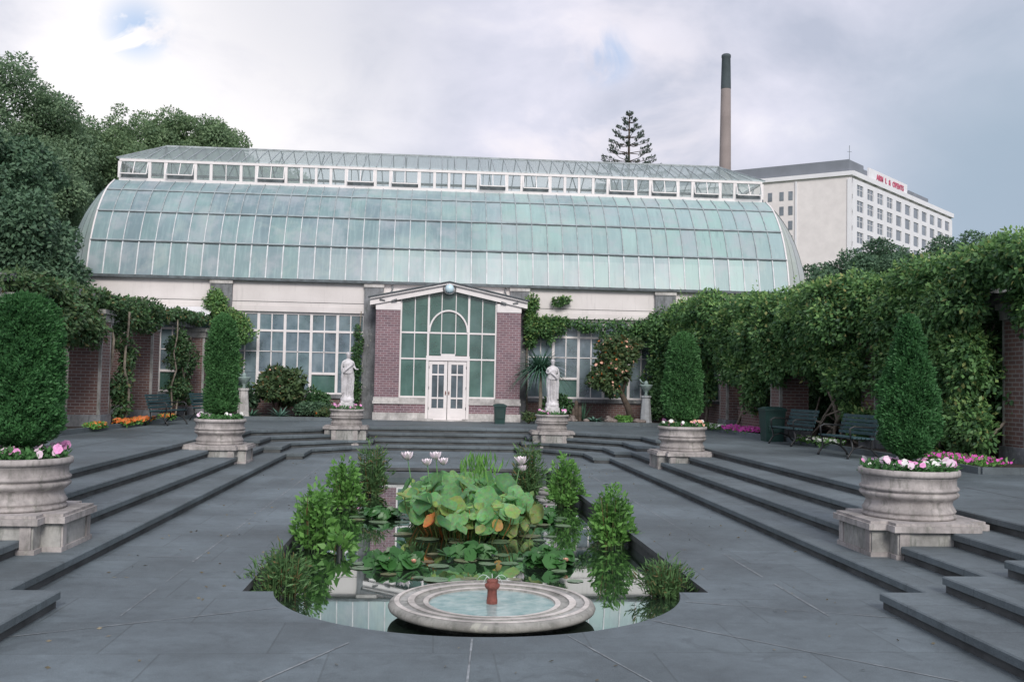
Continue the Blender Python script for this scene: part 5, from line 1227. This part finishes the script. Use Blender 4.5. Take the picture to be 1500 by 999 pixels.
mb=MB(); mb.add(panel(A,uR,nR,9.2,33,ET-.7,51.6,-.3,.35),BF); sg=hb(mb,'sign_board',m_hospwhite)
cu_=bpy.data.curves.new('sign_lettering','FONT'); cu_.body='ARM  L  &  OPENTS'; cu_.size=1.8; cu_.extrude=.06; cu_.offset=.035; cu_.align_x='CENTER'; cu_.space_character=1.1
so=bpy.data.objects.new('sign_lettering',cu_); COL.objects.link(so); so.parent=sg; cu_.materials.append(m_red)
dg_=bpy.context.evaluated_depsgraph_get(); tm_=bpy.data.meshes.new_from_object(so.evaluated_get(dg_)); bpy.data.objects.remove(so); so=link('sign_lettering',tm_,sg)
pp=A+uR*22+nR*.14-c0; mx_=Matrix(((uR.x,0,nR.x),(uR.y,0,nR.y),(0,1,0))).to_4x4(); mx_.translation=Vector((pp.x,pp.y,19.6)); so.matrix_local=mx_
mb=MB(); b_=A+uL*2.5+uR*5; mb.tube([(b_.x,b_.y,51.9),(b_.x,b_.y,56)],.05,6); mb.bar((b_.x-.5,b_.y,54.6),(b_.x+.5,b_.y,54.6),.06); hb(mb,'aerial',m_lead)

# ------------------------------------------------------------------ SKY, SUN
wd = bpy.data.worlds.new('World'); sc.world = wd; wd.use_nodes = True; nt = wd.node_tree; nt.nodes.clear(); Nn = nt.nodes.new; Lk = nt.links.new
def wn_(t_,**k):
    n=Nn(t_)
    for a,b in k.items(): setattr(n,a,b)
    return n
SUN_EL, SUN_AZ = R(33), R(172)     # azimuth clockwise from +Y: behind the camera, to the right
sky = wn_('ShaderNodeTexSky', sky_type='NISHITA', sun_disc=False, sun_elevation=SUN_EL, sun_rotation=SUN_AZ)
tc = wn_('ShaderNodeTexCoord'); D0 = tc.outputs['Generated']
def wmath(op,a,b=0.,cl=False):
    m=wn_('ShaderNodeMath',operation=op,use_clamp=cl)
    for i,v_ in ((0,a),(1,b)):
        if hasattr(v_,'links'): Lk(v_,m.inputs[i])
        else: m.inputs[i].default_value=v_
    return m.outputs[0]
def wnoise(sc_,det,rough,dist=0,zs=2.2,off=0):
    mp=wn_('ShaderNodeMapping'); mp.inputs['Scale'].default_value=(1,1,zs); mp.inputs['Location'].default_value=(off,off*.3,0); Lk(D0,mp.inputs[0]); n=wn_('ShaderNodeTexNoise'); n.inputs['Scale'].default_value=sc_; n.inputs['Detail'].default_value=det; n.inputs['Roughness'].default_value=rough; n.inputs['Distortion'].default_value=dist; Lk(mp.outputs[0],n.inputs[0]); return n.outputs['Fac']
def near(px,py,inner,outer):
    """1 towards one part of the sky, falling off between two angles in degrees"""
    d=view_dir(px,py); dt=wn_('ShaderNodeVectorMath',operation='DOT_PRODUCT'); Lk(D0,dt.inputs[0]); dt.inputs[1].default_value=tuple(d)
    ac=wmath('ARCCOSINE',dt.outputs['Value']); mr=wn_('ShaderNodeMapRange',interpolation_type='SMOOTHSTEP'); Lk(ac,mr.inputs[0]); mr.inputs[1].default_value=R(inner); mr.inputs[2].default_value=R(outer); mr.inputs[3].default_value=1; mr.inputs[4].default_value=0; return mr.outputs[0]
def wramp(f,st):
    r=wn_('ShaderNodeValToRGB'); Lk(f,r.inputs[0]); e=r.color_ramp.elements
    while len(e)<len(st): e.new(.5)
    for q,(a,c) in zip(e,st): q.position=a; q.color=(*c,1) if hasattr(c,'__len__') else (c,c,c,1)
    return r.outputs[0]
def wmix(f,a,b):
    m=wn_('ShaderNodeMix',data_type='RGBA')
    for i,v_ in ((0,f),(6,a),(7,b)):
        if hasattr(v_,'links'): Lk(v_,m.inputs[i])
        elif i==0: m.inputs[0].default_value=v_
        else: m.inputs[i].default_value=(*v_,1)
    return m.outputs[2]
n1=wnoise(3.0,7,.50,.2,1.5); n2=wnoise(6.5,6,.55,.3,1.8,3.1); n3=wnoise(1.6,4,.5,0,2,1.7)
tone=wmath('ADD',wmath('MULTIPLY',n1,.6),wmath('MULTIPLY',n2,.4))
cloud=wramp(tone,[(.38,(.50,.54,.66)),(.47,(.64,.66,.78)),(.55,(.77,.77,.89)),(.63,(.95,.93,.99))])
bright=wmath('MULTIPLY',near(270,170,5,17),wramp(tone,[(.38,.35),(.52,1)])); cloud=wmix(wmath('MULTIPLY',bright,.95),cloud,(1.06,1.03,1.04))
b2=wmath('MULTIPLY',near(870,200,3,11),wramp(n2,[(.40,.0),(.58,1)])); cloud=wmix(wmath('MULTIPLY',b2,.75),cloud,(.93,.88,.93))
dk=wmath('MULTIPLY',near(1560,330,4,17),.92); cloud=wmix(dk,cloud,(.36,.46,.57))
dk2=wmath('MULTIPLY',near(480,-60,3,13),.45); cloud=wmix(dk2,cloud,(.50,.53,.62))
hole=wmath('MULTIPLY',near(200,42,.1,2.5),wramp(wnoise(11,5,.6,.8,1.4,5.3),[(.44,0),(.52,1)])); hole=wmath('MAXIMUM',hole,wmath('MULTIPLY',near(893,82,.1,2.2),wramp(wnoise(11,5,.6,.8,1.4,5.3),[(.44,0),(.58,.8)])))
hole=wmath('MAXIMUM',hole,wmath('MULTIPLY',wramp(n3,[(.60,0),(.70,.5)]),wmath('SUBTRACT',1.0,near(750,300,30,45))))
skb=wn_('ShaderNodeBackground'); skb.inputs[1].default_value=.14; skc=wmix(.0,sky.outputs[0],(0,0,0)); Lk(skc,skb.inputs[0])
hl=wn_('ShaderNodeBackground'); Lk(cloud,hl.inputs[0]); hl.inputs[1].default_value=.86
# the overcast: a thick cloud sheet in front of the Nishita sky, blue where it tears open
blue=wn_('ShaderNodeAddShader'); mxs=wn_('ShaderNodeMixShader'); ow=wn_('ShaderNodeOutputWorld')
Lk(wmath('MULTIPLY',hole,.72),mxs.inputs[0]); Lk(hl.outputs[0],mxs.inputs[1]); Lk(skb.outputs[0],mxs.inputs[2]); Lk(mxs.outputs[0],ow.inputs[0])
ld=bpy.data.lights.new('sun','SUN'); ld.energy=2.0; ld.angle=R(20); ld.color=(1,.95,.90); lo=bpy.data.objects.new('sun',ld); COL.objects.link(lo)
sd_=Vector((math.sin(SUN_AZ)*math.cos(SUN_EL), math.cos(SUN_AZ)*math.cos(SUN_EL), math.sin(SUN_EL))); lo.rotation_euler=sd_.to_track_quat('Z','Y').to_euler()
vs=sc.view_settings; sc.display_settings.display_device='sRGB'; vs.view_transform='Standard'; vs.look='None'; vs.exposure=.28; vs.gamma=1; vs.use_curve_mapping=False
sc.cycles.max_bounces=6; sc.cycles.diffuse_bounces=3; sc.cycles.glossy_bounces=3; sc.cycles.transparent_max_bounces=12; sc.cycles.use_denoising=True; sc.cycles.caustics_reflective=False; sc.cycles.caustics_refractive=False
